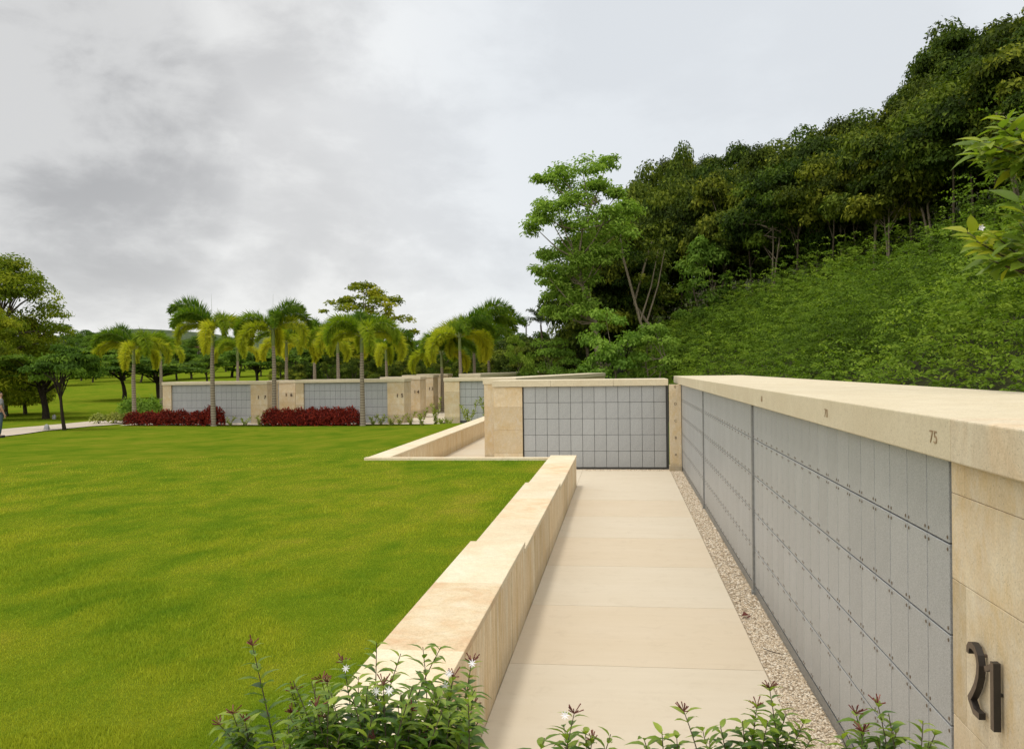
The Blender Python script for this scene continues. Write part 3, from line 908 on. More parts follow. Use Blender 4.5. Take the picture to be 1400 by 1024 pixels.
# the light feathery tree standing out on the forest's left edge
def feather_tree():
    Y = 58; x0 = xat(822, Y)
    root = empty('tall_tree', (x0, Y, float(H(x0, Y)) - .05), 0, 'tall light green feathery tree leaning out at the left end of the forest', 'tree')
    pads = [(832, 225, 1.1), (800, 235, 1.5), (770, 240, 1.3), (750, 245, 1.0), (775, 262, 1.5), (790, 275, 1.3), (822, 262, 1.0), (835, 290, .9), (815, 262, 1.5), (845, 268, 1.0), (765, 288, 1.3), (742, 292, 1.2),
            (735, 312, 1.0), (755, 300, 1.2), (780, 318, 1.3), (800, 300, 1.6), (790, 335, 1.5), (765, 350, 1.4), (775, 372, 1.6), (758, 385, 1.2), (795, 365, 1.6), (762, 402, 1.2), (785, 400, 1.4), (752, 350, 1.0), (760, 425, 1.1), (778, 432, 1.2), (798, 420, 1.3), (805, 385, 1.4), (815, 360, 1.4), (745, 372, .9),
            (850, 300, 1.3), (845, 320, 1.5), (815, 325, 1.7), (835, 345, 1.5), (860, 285, 1.2)]
    cr = MB(); C = []
    for px, py, s in pads:
        yy = Y + random.uniform(-2.2, 2.2)
        c = np.array([xat(px, yy), yy, zat(px, py, yy)]) - np.array(root.location); C.append(c)
        for q in range(6):
            cc = c + rng.normal(0, .36, 3) * s * np.array([1, 1, .55])
            n = 90; d = unit(rng.normal(size=(n, 3))); d[:, 2] = np.abs(d[:, 2])
            P = cc + d * .62 * s * rng.uniform(.3, 1, (n, 1)) * np.array([1, 1, .75])
            leaves(cr, P, d * .6 + np.array([0, 0, .6]) + rng.normal(0, .45, (n, 3)), rng.uniform(.2, .34, n), rng.uniform(.10, .15, n), np.clip(rng.normal(.65, .22, n), 0, 1), droop=.35)
    tr = MB()
    tp = [(0, 0, 0), (-.2, 0, 3), (-.35, 0, 5.5), (-1.2, 0, 8), (-1.4, 0, 9.6), (-1.1, 0, 11.5), (-.6, .2, 13)]
    tr.tube(tp, [.22, .18, .16, .13, .10, .07, .04], 8)
    for c in C:
        st = Vector(min(tp[2:], key=lambda q: abs(q[2] - (c[2] - 2.0))))
        mid = st.lerp(Vector(c), .5) + Vector((0, 0, -.3)); tr.tube([st, mid, Vector(c)], [.07, .045, .02], 5)
    tr.build('trunk', M['barkpale'], root, smooth=True); cr.build('crown', M['light'], root)
feather_tree()
# bare pale leaning stems at the forest edge
for q, (pts, Y) in enumerate([([(892, 478), (876, 440), (866, 400), (853, 350), (850, 320)], 63), ([(905, 470), (885, 440), (868, 415), (878, 380), (893, 330)], 63.5), ([(765+60, 505), (822, 470), (812, 440)], 60)][:2]):
    P = [Vector((xat(a, Y), Y, zat(a, b, Y))) for a, b in pts]
    gz = float(H(P[0].x, Y)); P.insert(0, Vector((P[0].x + .3, Y, gz - .1)))
    root = empty('slender_tree', P[0], 0, ['slender pale curved trunk at the forest edge, left one of the pair', 'slender pale forked trunk at the forest edge, right one of the pair'][q], 'tree')
    m = MB(); m.tube([p - P[0] for p in P], [.13, .12, .1, .09, .08, .06][:len(P)], 7); m.tube([P[2] - P[0], P[2] - P[0] + Vector((.8, 0, 2.5)), P[2] - P[0] + Vector((1.3, 0, 5))], [.07, .05, .03], 6)
    m.build('trunk', M['barkpale'], root, smooth=True)
    cr = MB(); c = np.array(P[-1] - P[0])
    for k in range(14):
        cc = c + rng.normal(0, 1.1, 3); n = 90; d = unit(rng.normal(size=(n, 3))); 
        leaves(cr, cc + d * .7 * rng.uniform(.3, 1, (n, 1)) * np.array([1, 1, .6]), d + np.array([0, 0, .7]), .28, .15, np.clip(rng.normal(.6, .2, n), 0, 1), droop=.2)
    cr.build('crown', M['forest'], root)
# small trees at the forest foot
for (px, bpy_, top, w, lab, cat) in [(835, 512, 418, 4.6, 'bright green young tree with several pale stems behind the cross niche wall', 0),
                          (893, 512, 436, 3.8, 'light green round young tree at the foot of the brush slope', 1),
                          (757, 512, 462, 4.6, 'low round dark green tree left of the forest foot', 2),
                          (712, 512, 455, 2.6, 'slim bright green young tree right of the foxtail palms', 0),
                          (965, 400, 318, 5.5, 'paler green tree standing out of the dark forest centre', 1)]:
    Y = 50 if px > 800 else 60
    if px == 965: Y = 70
    x = xat(px, Y); zg = float(H(x, Y)); h = zat(px, top, Y) - zg
    tree('young_tree', 'under', x, Y, h, w, lab, idx=cat)

# brush on the slope
def brush():
    P_ = []
    m = MB()
    n = 0
    cent = []
    for i in range(900):
        y = rng.uniform(8, 88); d = rng.uniform(.5, 24); x = float(foot(y)) + d
        pxx = 850 + F * math.tan(math.atan2(x, y))
        lim = np.interp(pxx, FR[:, 0], FR[:, 1]) + 5
        if y > lim or pxx > 1640: continue
        if y > 62 and pxx < 880: continue
        cent.append((x, y))
    NLF = 11
    tt = np.linspace(.12, 1, NLF)
    for (x, y) in cent:
        r_ = math.hypot(x, y); z = float(H(x, y)); edge_ = x - float(foot(y))
        s = rng.uniform(.9, 2.1); hh = s * rng.uniform(1.0, 1.9) + .5
        s *= 1.12
        if rng.random() < .16: s *= .75; hh *= 1.75
        if edge_ < 2.2: s *= .6; hh *= .6
        npl = int((34 if r_ < 40 else 20) * s * s * .85) + 10
        d = unit(rng.normal(size=(npl, 3))); d[:, 2] = np.abs(d[:, 2])
        q = rng.uniform(.70, 1.0, (npl, 1))
        C = np.array([x, y, z]) + d * np.array([s, s, hh]) * q
        out = d * np.array([1, 1, .3]) + rng.normal(0, .5, (npl, 3)); out[:, 2] = np.abs(out[:, 2]) * .5 + .45; out = unit(out)
        PL = rng.uniform(.35, .75, npl) * (1 + r_ / 120)
        side = unit(np.cross(out, np.array([0, 0, 1.])))
        base = np.clip(.42 + .25 * math.sin(x * .3 + 1.3 * math.sin(y * .17)) * math.cos(y * .25 + x * .2) + rng.uniform(-.22, .25), .05, .85)
        P = C[:, None] + out[:, None] * (PL[:, None] * tt)[..., None] + np.array([0, 0, -1.]) * (PL[:, None] * .55 * tt ** 2)[..., None]
        sg = np.where(np.arange(NLF) % 2 == 0, 1., -1.)
        Dv = side[:, None] * sg[None, :, None] + out[:, None] * .5 + np.array([0, 0, -.15])
        n = npl * NLF
        Dv = Dv.reshape(-1, 3) + rng.normal(0, .15, (n, 3))
        ls = (.10 + r_ * .0019) * np.tile(1 - .5 * tt, npl)
        leaves(m, P.reshape(-1, 3), np.tile(np.array([0, -.15, .6]), (n, 1)) + np.repeat(d, NLF, 0) * .45 + rng.normal(0, .5, (n, 3)), ls, ls * .5, np.clip(base + np.repeat(rng.normal(0, .2, npl), NLF) + np.tile(.22 * (tt - .5), npl) + rng.normal(0, .06, n), 0, 1), dirv=Dv, droop=.2)
    o = m.build('hillside_brush', M['brush'])
    tag(o, 'light green feathery brush covering the slope below the dark forest', 'brush', kind='stuff')
    print('brush shrubs', len(cent))
brush()
# reed clump and weeds behind the long wall
def grass_clump(px, py, Y, h, n, label, mat='brush'):
    x = xat(px, Y); z = float(H(x, Y)); zt = zat(px, py, Y); h = max(zt - z, .5)
    root = empty('reed_clump', (x, Y, z - .02), 0, label, 'reeds')
    m = MB()
    for i in range(n):
        a = random.uniform(0, 2 * PI); s = random.uniform(.15, .5) * h * .5; hh = h * random.uniform(.65, 1)
        pts = []
        for t in np.linspace(0, 1, 7): pts.append((math.cos(a) * s * t ** 2, math.sin(a) * s * t ** 2, hh * (t - .25 * t ** 3)))
        w = .02; V = []
        for t, p in zip(np.linspace(0, 1, 7), pts):
            ww = w * (1 - t) ** .6; V += [(p[0] - math.sin(a) * ww, p[1] + math.cos(a) * ww, p[2]), (p[0] + math.sin(a) * ww, p[1] - math.cos(a) * ww, p[2])]
        m.add(V, [(2 * j, 2 * j + 1, 2 * j + 3, 2 * j + 2) for j in range(6)], 0, random.uniform(.5, 1))
    m.build('blades', M[mat], root)
grass_clump(1352, 462, 11.6, 1.6, 60, 'tall arching reed clump behind the long wall below the brush')
grass_clump(1316, 486, 12.4, 1.2, 34, 'shorter reed clump left of the tall one behind the long wall')

# ------------------------------------------------------------------ trees on the left and in the background
def ptree(name, kind, px, basey, topy, wpx, label, cat='tree', group=None, Y=None, idx=None, mat=None):
    if Y is None: p = hit(px, basey); x, y = p.x, p.y
    else: y = Y; x = xat(px, y)
    zg = float(H(x, y)); h = zat(px, topy, y) - zg
    r_ = math.hypot(x, y); w = wpx / F * y * 1.02
    return tree(name, kind, x, y, h, w, label, cat, group, idx, mat=mat)
ptree('large_tree', 'bigyellow', 5, 0, 338, 215, 'large yellow-green tree at the left edge rising above the others', Y=60, idx=0)
ptree('large_tree', 'bigyellow', -30, 0, 395, 150, 'yellow-green tree at the left edge, lower and nearer than the tallest one', Y=52, idx=1)
ptree('large_tree', 'bigyellow', 34, 0, 425, 120, 'yellow-green bushy tree just behind the forked shade tree', Y=63, idx=0)
ptree('shade_tree', 'park', 62, 573, 470, 150, 'dark green low shade tree with forked trunk beside the road', idx=1)
ptree('shade_tree', 'park', 88, 588, 462, 95, 'thin-stemmed dark tree at the near edge of the road', idx=0)
ptree('shade_tree', 'park', -15, 550, 455, 90, 'dark low tree cut by the left edge of the photo', Y=85, idx=2)
ptree('shade_tree', 'park', 170, 547, 478, 115, 'shade tree behind the leftmost palm, trunk near its trunk', idx=2)
ptree('shade_tree', 'park', 218, 545, 486, 125, 'spreading shade tree just left of the leftmost niche wall', idx=0)
ptree('shade_tree', 'park', 128, 517, 468, 90, 'shade tree on the far lawn left of the leftmost palm', idx=1)
ptree('shade_tree', 'park', 350, 530, 470, 80, 'shade tree on the far lawn over the left niche wall', Y=110, idx=1)
ptree('shade_tree', 'park', 285, 530, 480, 60, 'small shade tree right of the second palm trunk', Y=120, idx=0)
ptree('shade_tree', 'park', 425, 530, 462, 110, 'dark leafy tree behind the middle palms above the right hedge wall', Y=95, idx=2)
ptree('tall_tree', 'yellow', 497, 530, 378, 180, 'tall sparse yellow-green tree rising behind the foxtail palms', Y=95, idx=0)
# background belt
for i in range(46):
    px = -20 + i * 17 + random.uniform(-7, 7)
    Y = random.uniform(165, 235); top = 474 + random.uniform(-9, 10)
    if px > 380: Y = random.uniform(95, 130); top = 462 + random.uniform(-12, 12)
    if 100 < px < 380: Y = random.uniform(190, 260); top = 480 + random.uniform(-7, 7)
    ptree('background_tree', 'round', px, 0, top, random.uniform(48, 75) * (1.1 if px > 380 else .8), 'dark round tree in the distant row beyond the lawn', 'tree', 'distant trees beyond the lawn', Y=Y)
for i in range(26):
    px = 90 + i * 24 + random.uniform(-12, 12)
    ptree('background_tree', 'park' if i % 3 == 0 else 'round', px, 0, 474 + random.uniform(-12, 14), random.uniform(48, 90), 'dark spreading tree in the middle distance beyond the far niche walls', 'tree', 'middle distance trees', Y=random.uniform(128, 160))
for i in range(26):
    px = 385 + i * 15 + random.uniform(-6, 6)
    Y = random.uniform(80, 92)
    ptree('background_shrub', 'round', px, 0, 492 + random.uniform(-7, 6), random.uniform(34, 50), 'dark shrub in the thicket behind the palms and far niche walls', 'shrub', 'thicket behind the palms', Y=Y, mat='forest')
for i in range(16):
    px = 90 + i * 14 + random.uniform(-5, 5)
    ptree('ridge_tree', 'round', px, 0, 462 + random.uniform(-9, 9) - (12 if px < 150 else 0), 45, 'grey-green tree on the far rise under the ridge', 'tree', 'trees on the far rise', Y=random.uniform(300, 380))

# ------------------------------------------------------------------ palms
def frond_mb(L_, up, droop, nleaf, ll, tint, plum=1.0, seed=0):
    rs = np.random.default_rng(seed); m = MB(); pts = []
    a = up; p = np.array([0., 0., 0.]); N_ = 16; st = L_ / N_
    for i in range(N_ + 1):
        pts.append(p.copy()); p = p + st * np.array([math.cos(a), 0, math.sin(a)])
        a -= droop / N_ * (0.5 + 1.1 * i / N_)
    pts = np.array(pts)
    m.tube([tuple(q) for q in pts], list(np.linspace(.022, .004, N_ + 1)), 5, 1, .3)
    t = rs.uniform(.12, 1, nleaf); f = t * N_; i0 = np.minimum(f.astype(int), N_ - 1); fr = (f - i0)[:, None]
    P = pts[i0] * (1 - fr) + pts[i0 + 1] * fr; T = unit(pts[i0 + 1] - pts[i0])
    side = np.array([0, 1., 0]); nrm = unit(np.cross(T, side))
    an = rs.uniform(-plum, plum, nleaf) * PI / 2; sg = rs.choice([-1, 1], nleaf)
    D = (side * (np.cos(an) * sg)[:, None] + nrm * (np.sin(an))[:, None]) + T * .75
    D = unit(D); D[:, 2] -= .25
    Nn = unit(np.cross(D, T) + .2 * rs.normal(size=(nleaf, 3)))
    lens = ll * (.35 + .65 * np.sin(PI * np.clip(t, .05, .97))) * rs.uniform(.8, 1.15, nleaf)
    leaves(m, P, Nn, lens, .034 if plum > .5 else .05, np.clip(tint + rs.normal(0, .12, nleaf) + .15 * (t - .5), 0, 1), dirv=D, droop=.3)
    return m
FM = {}
for k, (up, dr, tn) in enumerate([(1.3, 2.3, .10), (1.1, 2.7, .22), (.95, 3.0, .42), (.7, 2.9, .66), (.45, 2.6, .88)]):
    FM[k] = [frond_mb(2.25, up, dr, 800, .42, tn, 1.0, 7 * k + q) for q in range(2)]
FD = {}
def frond(k, q, parent, rz, z, sc):
    key = (k, q)
    if key not in FD:
        o = FM[k][q].build('frond', [M['palm'], M['shaft']], parent); FD[key] = o.data
    else:
        o = bpy.data.objects.new('frond', FD[key]); COL.objects.link(o); o.parent = parent
    o.location = (0, 0, z); o.rotation_euler = (0, 0, rz); o.scale = (sc,) * 3
TRD = {}
def palm(px, Y, crowny, label, sc=1.0, basez=None, lean=0, yellow=0, n=11, spear=False):
    x = xat(px, Y); zg = float(H(x, Y)) if basez is None else basez
    hz = zat(px, crowny, Y) - zg
    root = empty('foxtail_palm', (x, Y, zg - .03), random.uniform(0, 6.28), label, 'palm tree', 'foxtail palms before the far walls')
    m = MB(); m.tube([(0, 0, -.1), (0, 0, .15), (.02, 0, hz * .3), (.03, .01, hz * .6), (0, 0, hz - .75)], [.17, .14, .115, .105, .085], 10)
    m.build('trunk', M['palmtrunk'], root, smooth=True)
    m = MB(); m.tube([(0, 0, hz - .77), (0, 0, hz - .5), (0, 0, hz - .1), (0, 0, hz + .15)], [.088, .10, .085, .05], 10)
    m.build('crownshaft', M['shaft'], root, smooth=True)
    m = MB(); m.tube([(0, 0, hz), (.01, 0, hz + .8), (.02, .02, hz + (1.9 if spear else 1.1))], [.013, .008, .003], 5, 0, .2); m.build('spear_leaf', M['palm'], root)
    for i in range(n):
        k = [0, 2, 4, 1, 3, 1, 4, 2, 3, 2][i % 10]
        if yellow < 0: k = max(0, k - 1)
        frond(k, i % 2, root, i * 2.4 + random.uniform(-.3, .3), hz, sc * 1.12 * random.uniform(.85, 1.12))
palms = [(183, 46, 478, 'leftmost foxtail palm with drooping yellow fronds beside the red hedge', 1.15, 0, False),
         (291, 43.2, 452, 'foxtail palm at the right end of the left red hedge', 1.12, 0, True),
         (374, 44, 452, 'foxtail palm at the left end of the right red hedge', 1.1, 0, True),
         (495, 43, 460, 'foxtail palm with dark green head right of the right red hedge', 1.12, 0, False),
         (220, 58, 478, 'yellow foxtail palm head just right of the leftmost palm', .9, 1, False),
         (325, 60, 478, 'low yellow foxtail palm head between the second and third palm', .9, 1, False),
         (392, 52, 470, 'foxtail palm right behind the palm of the right hedge', 1.05, 1, False),
         (430, 57, 468, 'yellow foxtail palm behind the right red hedge, left of two', 1.15, 1, False),
         (462, 52, 465, 'yellow foxtail palm behind the right red hedge, right of two', 1.1, 1, False),
         (528, 62, 478, 'small foxtail palm behind the numbered wall ends', 1.05, 1, False),
         (604, 56, 485, 'low foxtail palm at the left of the palm cluster behind the square pillar', 1.2, 1, False),
         (629, 54, 462, 'foxtail palm in the middle of the palm cluster behind the square pillar', 1.35, 0, False),
         (648, 58, 458, 'tallest foxtail palm of the cluster behind the square pillar', 1.5, 0, False),
         (668, 62, 470, 'yellow drooping foxtail palm right of the tallest in the cluster', 1.5, 1, False)]
for px, Y, cy, lab, sc, yl, sp in palms: palm(px, Y, cy, lab, sc, None, 0, yl, 9 if Y < 47 else 7, sp)

# coconut palms
cf = frond_mb(3.4, .9, 1.9, 150, .75, .4, .25, 3); cfd = None
for px, Y, cy, lab in [(740, 125, 444, 'dark coconut palm right of the lamp mast'), (775, 120, 449, 'dark coconut palm against the forest edge')]:
    x = xat(px, Y); zg = float(H(x, Y)); hz = zat(px, cy, Y) - zg
    root = empty('coconut_palm', (x, Y, zg), 0, lab, 'palm tree')
    m = MB(); m.tube([(0, 0, 0), (.3, 0, hz * .5), (0, 0, hz)], [.22, .16, .13], 8); m.build('trunk', M['bark'], root, smooth=True)
    for i in range(13):
        if cfd is None: o = cf.build('frond', [M['coco'], M['bark']], root); cfd = o.data
        else: o = bpy.data.objects.new('frond', cfd); COL.objects.link(o); o.parent = root
        o.location = (0, 0, hz); o.rotation_euler = (random.uniform(-.2, .2), random.uniform(-.7, .5), i * 2.4 + random.uniform(-.2, .2)); o.scale = (1.0,) * 3

# lamp mast
Y = 140; x = xat(720, Y); zg = float(H(x, Y)); zt = zat(720, 438, Y)
root = empty('lamp_mast', (x, Y, zg), 0, 'tall thin mast with two raised lamp arms above the trees', 'light mast')
m = MB(); m.tube([(0, 0, 0), (0, 0, zt - zg)], [.18, .12], 8); m.build('pole', M['mullion'], root)
m = MB(); z = zt - zg - .5; m.tube([(-.65, 0, z + .1), (-.5, 0, z - .3), (0, 0, z - .4), (.5, 0, z - .3), (.65, 0, z + .1)], [.06] * 5, 6); m.build('crossarm', M['mullion'], root)
for s in (-1, 1):
    m = MB(); m.box(s * .65 - .2, s * .65 + .2, -.2, .2, z + .1, z + .3); m.build('lamp_head', M['mullion'], root)
# houses far away
M['plaster'] = simple('white_plaster', (.62, .60, .55), .8); M['roof'] = simple('roof_tile', (.30, .14, .09), .8); M['glassdark'] = simple('dark_window', (.04, .05, .06), .2)
for px, py, Y, W_, lab in [(196, 486, 330, 9, 'white house half seen through the leftmost palm fronds'), (268, 488, 360, 9, 'small white house below the ridge left of the second palm')]:
    x = xat(px, Y); zb = zat(px, py, Y)
    root = empty('house', (x, Y, zb), .2, lab, 'house')
    m = MB(); m.box(-W_ / 2, W_ / 2, 0, 6, -12, 3.2); m.build('wall', M['plaster'], root)
    m = MB(); m.add([(-W_ / 2 - .4, -.4, 3.2), (W_ / 2 + .4, -.4, 3.2), (W_ / 2 + .4, 6.4, 3.2), (-W_ / 2 - .4, 6.4, 3.2), (-W_ / 2 + 1.5, 3, 4.6), (W_ / 2 - 1.5, 3, 4.6)],
                    [(0, 1, 5, 4), (2, 3, 4, 5)]); m.add([(-W_ / 2 - .4, -.4, 3.2), (-W_ / 2 - .4, 6.4, 3.2), (-W_ / 2 + 1.5, 3, 4.6), (W_ / 2 + .4, -.4, 3.2), (W_ / 2 + .4, 6.4, 3.2), (W_ / 2 - 1.5, 3, 4.6)], [(0, 2, 1), (3, 4, 5)])
    m.build('roof', M['roof'], root)
    for k in (-1, 0, 1):
        m = MB(); m.box(k * 2.6 - .6, k * 2.6 + .6, -.05, .02, 1.0, 2.3); m.build('window', M['glassdark'], root)

# ------------------------------------------------------------------ shrubs near far walls
def shrub_mb(seed, r_, h, nl, ls, flat=.9, box=False):
    rs = np.random.default_rng(seed); m = MB()
    n = nl; d = unit(rs.normal(size=(n, 3))); d[:, 2] = np.abs(d[:, 2]) * (1.3 if box else 1.1) - (.55 if box else .1)
    q = rs.uniform(.6, 1.05, (n, 1)) * (1 + .12 * np.sin(d[:, :1] * 7 + seed) * np.cos(d[:, 1:2] * 6))
    P = d * q * np.array([r_, r_, h * .62]) + np.array([0, 0, h * .36])
    if box: P[:, 0] = np.clip(P[:, 0] * 1.25, -r_, r_)
    P[:, 2] = np.maximum(P[:, 2], .08)
    leaves(m, P, d + rs.normal(0, .5, (n, 3)) + np.array([0, 0, .3]), ls * rs.uniform(.7, 1.3, n), ls * .4, np.clip(.5 + .35 * (rs.random(n) - .5) * 2, 0, 1), dirv=d + np.array([0, 0, .8]) + rs.normal(0, .4, (n, 3)), droop=.1)
    return m
def stems_mb(seed, h, n=6, r_=.1):
    m = MB(); rs = random.Random(seed)
    for i in range(n):
        a = rs.uniform(0, 6.28); m.tube([(0, 0, -.05), (math.cos(a) * r_, math.sin(a) * r_, h * .6)], [.015, .008], 5)
    return m
redm = [(shrub_mb(s, .56, 1.05, 1700, .14, box=True), stems_mb(s, 1.0)) for s in range(3)]; redd = {}
def bush(kind, protos, cache, x, y, sx, sz, mat, label, cat, group=None, z=None):
    i = random.randrange(len(protos)); z = float(H(x, y)) if z is None else z
    root = empty(kind, (x, y, z), random.uniform(-.3, .3), label, cat, group); root.scale = (sx, sx, sz)
    if i not in cache:
        a = protos[i][0].build('foliage', M[mat], root); b = protos[i][1].build('stem', M['bark'], root); cache[i] = (a.data, b.data)
    else:
        for me, nm in zip(cache[i], ('foliage', 'stem')):
            o = bpy.data.objects.new(nm, me); COL.objects.link(o); o.parent = root
for i in range(6):
    px = 182 + i * 21.5
    bush('red_shrub', redm, redd, xat(px, 43.6), 43.6 + random.uniform(-.1, .1), random.uniform(.85, 1.05), random.uniform(.86, 1.08) * (.92 if i < 5 else 1.1), 'red', 'dark red leafy shrub in the left red hedge before the leftmost niche wall', 'shrub', 'red shrubs of the left hedge')
for i in range(7):
    px = 373 + i * 17.5
    bush('red_shrub', redm, redd, xat(px, 43.4), 43.4, random.uniform(.95, 1.05), random.uniform(.98, 1.06), 'red', 'dark red clipped shrub in the right red hedge before the wide niche wall', 'shrub', 'red shrubs of the right hedge')
limem = [(shrub_mb(20 + s, .5, .6, 700, .18), stems_mb(s, .4)) for s in range(2)]; limed = {}
for i, px in enumerate((134, 147, 158, 168)):
    bush('lime_shrub', limem, limed, xat(px, 46), 46 + (i % 2) * .5, .9, .95, 'lime', 'low lime green shrub left of the left red hedge', 'shrub', 'lime shrubs left of the hedge')
grm = [(shrub_mb(40 + s, .6, 1.2, 600, .2), stems_mb(s, 1.0)) for s in range(2)]; grd = {}
for i, px in enumerate((175, 190, 208)):
    bush('green_shrub', grm, grd, xat(px, 48.5), 48.5, 1.0, 1.15, 'light', 'light green shrub between the leftmost palm and niche wall', 'shrub', 'green shrubs behind the left hedge')
# small upright plants in the bed
def sprig(px, py, topy, Y, label, cat='plant', z=None, w=.2, mat='lime'):
    x = xat(px, Y); z = float(H(x, Y)) if z is None else z; h = max(.25, zat(px, topy, Y) - z)
    root = empty('bed_plant', (x, Y, z), 0, label, cat)
    m = MB(); n = int(130 * max(h, .5)); t = rng.random(n); a = rng.uniform(0, 2 * PI, n)
    nb = 3; br = rng.integers(0, nb, n); ang = br * 2.1 + .5
    bx = np.cos(ang) * t * w * 1.3; by = np.sin(ang) * t * w * 1.3
    P = np.stack([bx, by, t * h * (1 - .18 * br)], -1)
    D = np.stack([np.cos(a), np.sin(a), np.full(n, .9)], -1)
    leaves(m, P, rng.normal(size=(n, 3)) + np.array([0, 0, .5]), .17, .06, np.clip(rng.normal(.55, .25, n), 0, 1), dirv=D, droop=.1)
    m.build('foliage', M[mat], root)
    st = MB()
    for b in range(nb): st.tube([(0, 0, -.05), (math.cos(b * 2.1 + .5) * w * 1.2, math.sin(b * 2.1 + .5) * w * 1.2, h * (.9 - .15 * b))], [.012, .006], 5)
    st.build('stem', M['bark'], root)
sp = [(313, 571, 'small upright plant before the leftmost niche wall', 43.4), (334, 572, 'small lime plant left of the numbered pillar 17', 43.6), (354, 565, 'leafy plant between the two red hedges, left one', 43.6), (364, 573, 'leafy plant between the two red hedges, right one', 43.6),
      (490, 573, 'small plant at the foot of the palm right of the hedge', 43.6), (509, 566, 'thin plant right of the palm by the wide niche wall', 43.4), (520, 566, 'spreading lime plant before the wide niche wall', 43.4), (534, 569, 'small lime plant at the numbered end of the wide niche wall', 43.4),
      (546, 568, 'leaning lime plant left of the pale pillars', 43.2), (560, 564, 'upright lime plant before the pale pillars', 43), (576, 559, 'narrow lime plant in front of the second pale pillar', 42), (595, 545, 'tallest narrow lime plant left of the square pillar', 42), (603, 571, 'small bushy plant at the corner of the paving', 40), (612, 574, 'little plant at the foot of the square pillar', 40)]
for px, ty, lab, Y in sp: sprig(px, 0, ty, Y, lab)
sprig(640, 0, 548, 38, 'lime green plant behind the second low wall', z=0, w=.35)
sprig(664, 0, 537, 38, 'taller lime green plant next to the near pillar edge', z=0, w=.2)
# grey box and marker stones
Y = 49.5; x = xat(201, Y); zg = float(H(x, Y)); root = empty('utility_box', (x, Y, zg), 0, 'small dark grey utility box among shrubs behind the left hedge', 'utility box')
m = MB(); m.box(-.25, .22, -.15, .15, -.1, .62); bevel(m.build('cabinet', M['mullion'], root), .02)
m = MB(); m.box(-.28, .25, -.18, .18, .622, .67); bevel(m.build('lid', M['mullion'], root), .01)
for px, py, lab in [(64, 589, 'small grey marker stone at the near road edge'), (74, 573, 'small grey marker stone beside the forked tree')]:
    p = hit(px, py); m = MB(); n = 10
    prof = [(0, .12), (.1, .125), (.2, .11), (.28, .07), (.31, .02)]
    for i in range(len(prof) - 1):
        V = [(prof[i + q][1] * math.cos(2 * PI * j / n) * 1.1, prof[i + q][1] * .8 * math.sin(2 * PI * j / n), prof[i + q][0]) for q in (0, 1) for j in range(n)]
        m.add(V, [(j, (j + 1) % n, n + (j + 1) % n, n + j) for j in range(n)])
    tag(m.build('marker_stone', M['mullion'], loc=(p.x, p.y, p.z)), lab, 'stone')

# ------------------------------------------------------------------ person at the left edge
def skin(name, verts, edges, rad, mat, parent, root=0, sub=2):
    me = bpy.data.meshes.new(name); me.from_pydata(verts, edges, []); me.update(); me.materials.append(mat)
    o = bpy.data.objects.new(name, me); COL.objects.link(o); o.parent = parent
    md = o.modifiers.new('skin', 'SKIN'); md.use_smooth_shade = True
    for i, v in enumerate(me.skin_vertices[0].data):
        r_ = rad[i]; v.radius = r_ if isinstance(r_, tuple) else (r_, r_); v.use_root = (i == root)
    s = o.modifiers.new('sub', 'SUBSURF'); s.levels = sub; s.render_levels = sub
    return o
M['skin'] = simple('skin', (.35, .20, .13), .5, amt=.05); M['shirt'] = simple('grey_shirt', (.16, .16, .165), .85); M['jeans'] = simple('blue_jeans', (.05, .085, .12), .85)
M['bagblack'] = simple('black_fabric', (.012, .012, .014), .7); M['hair'] = simple('dark_hair', (.02, .015, .012), .6)
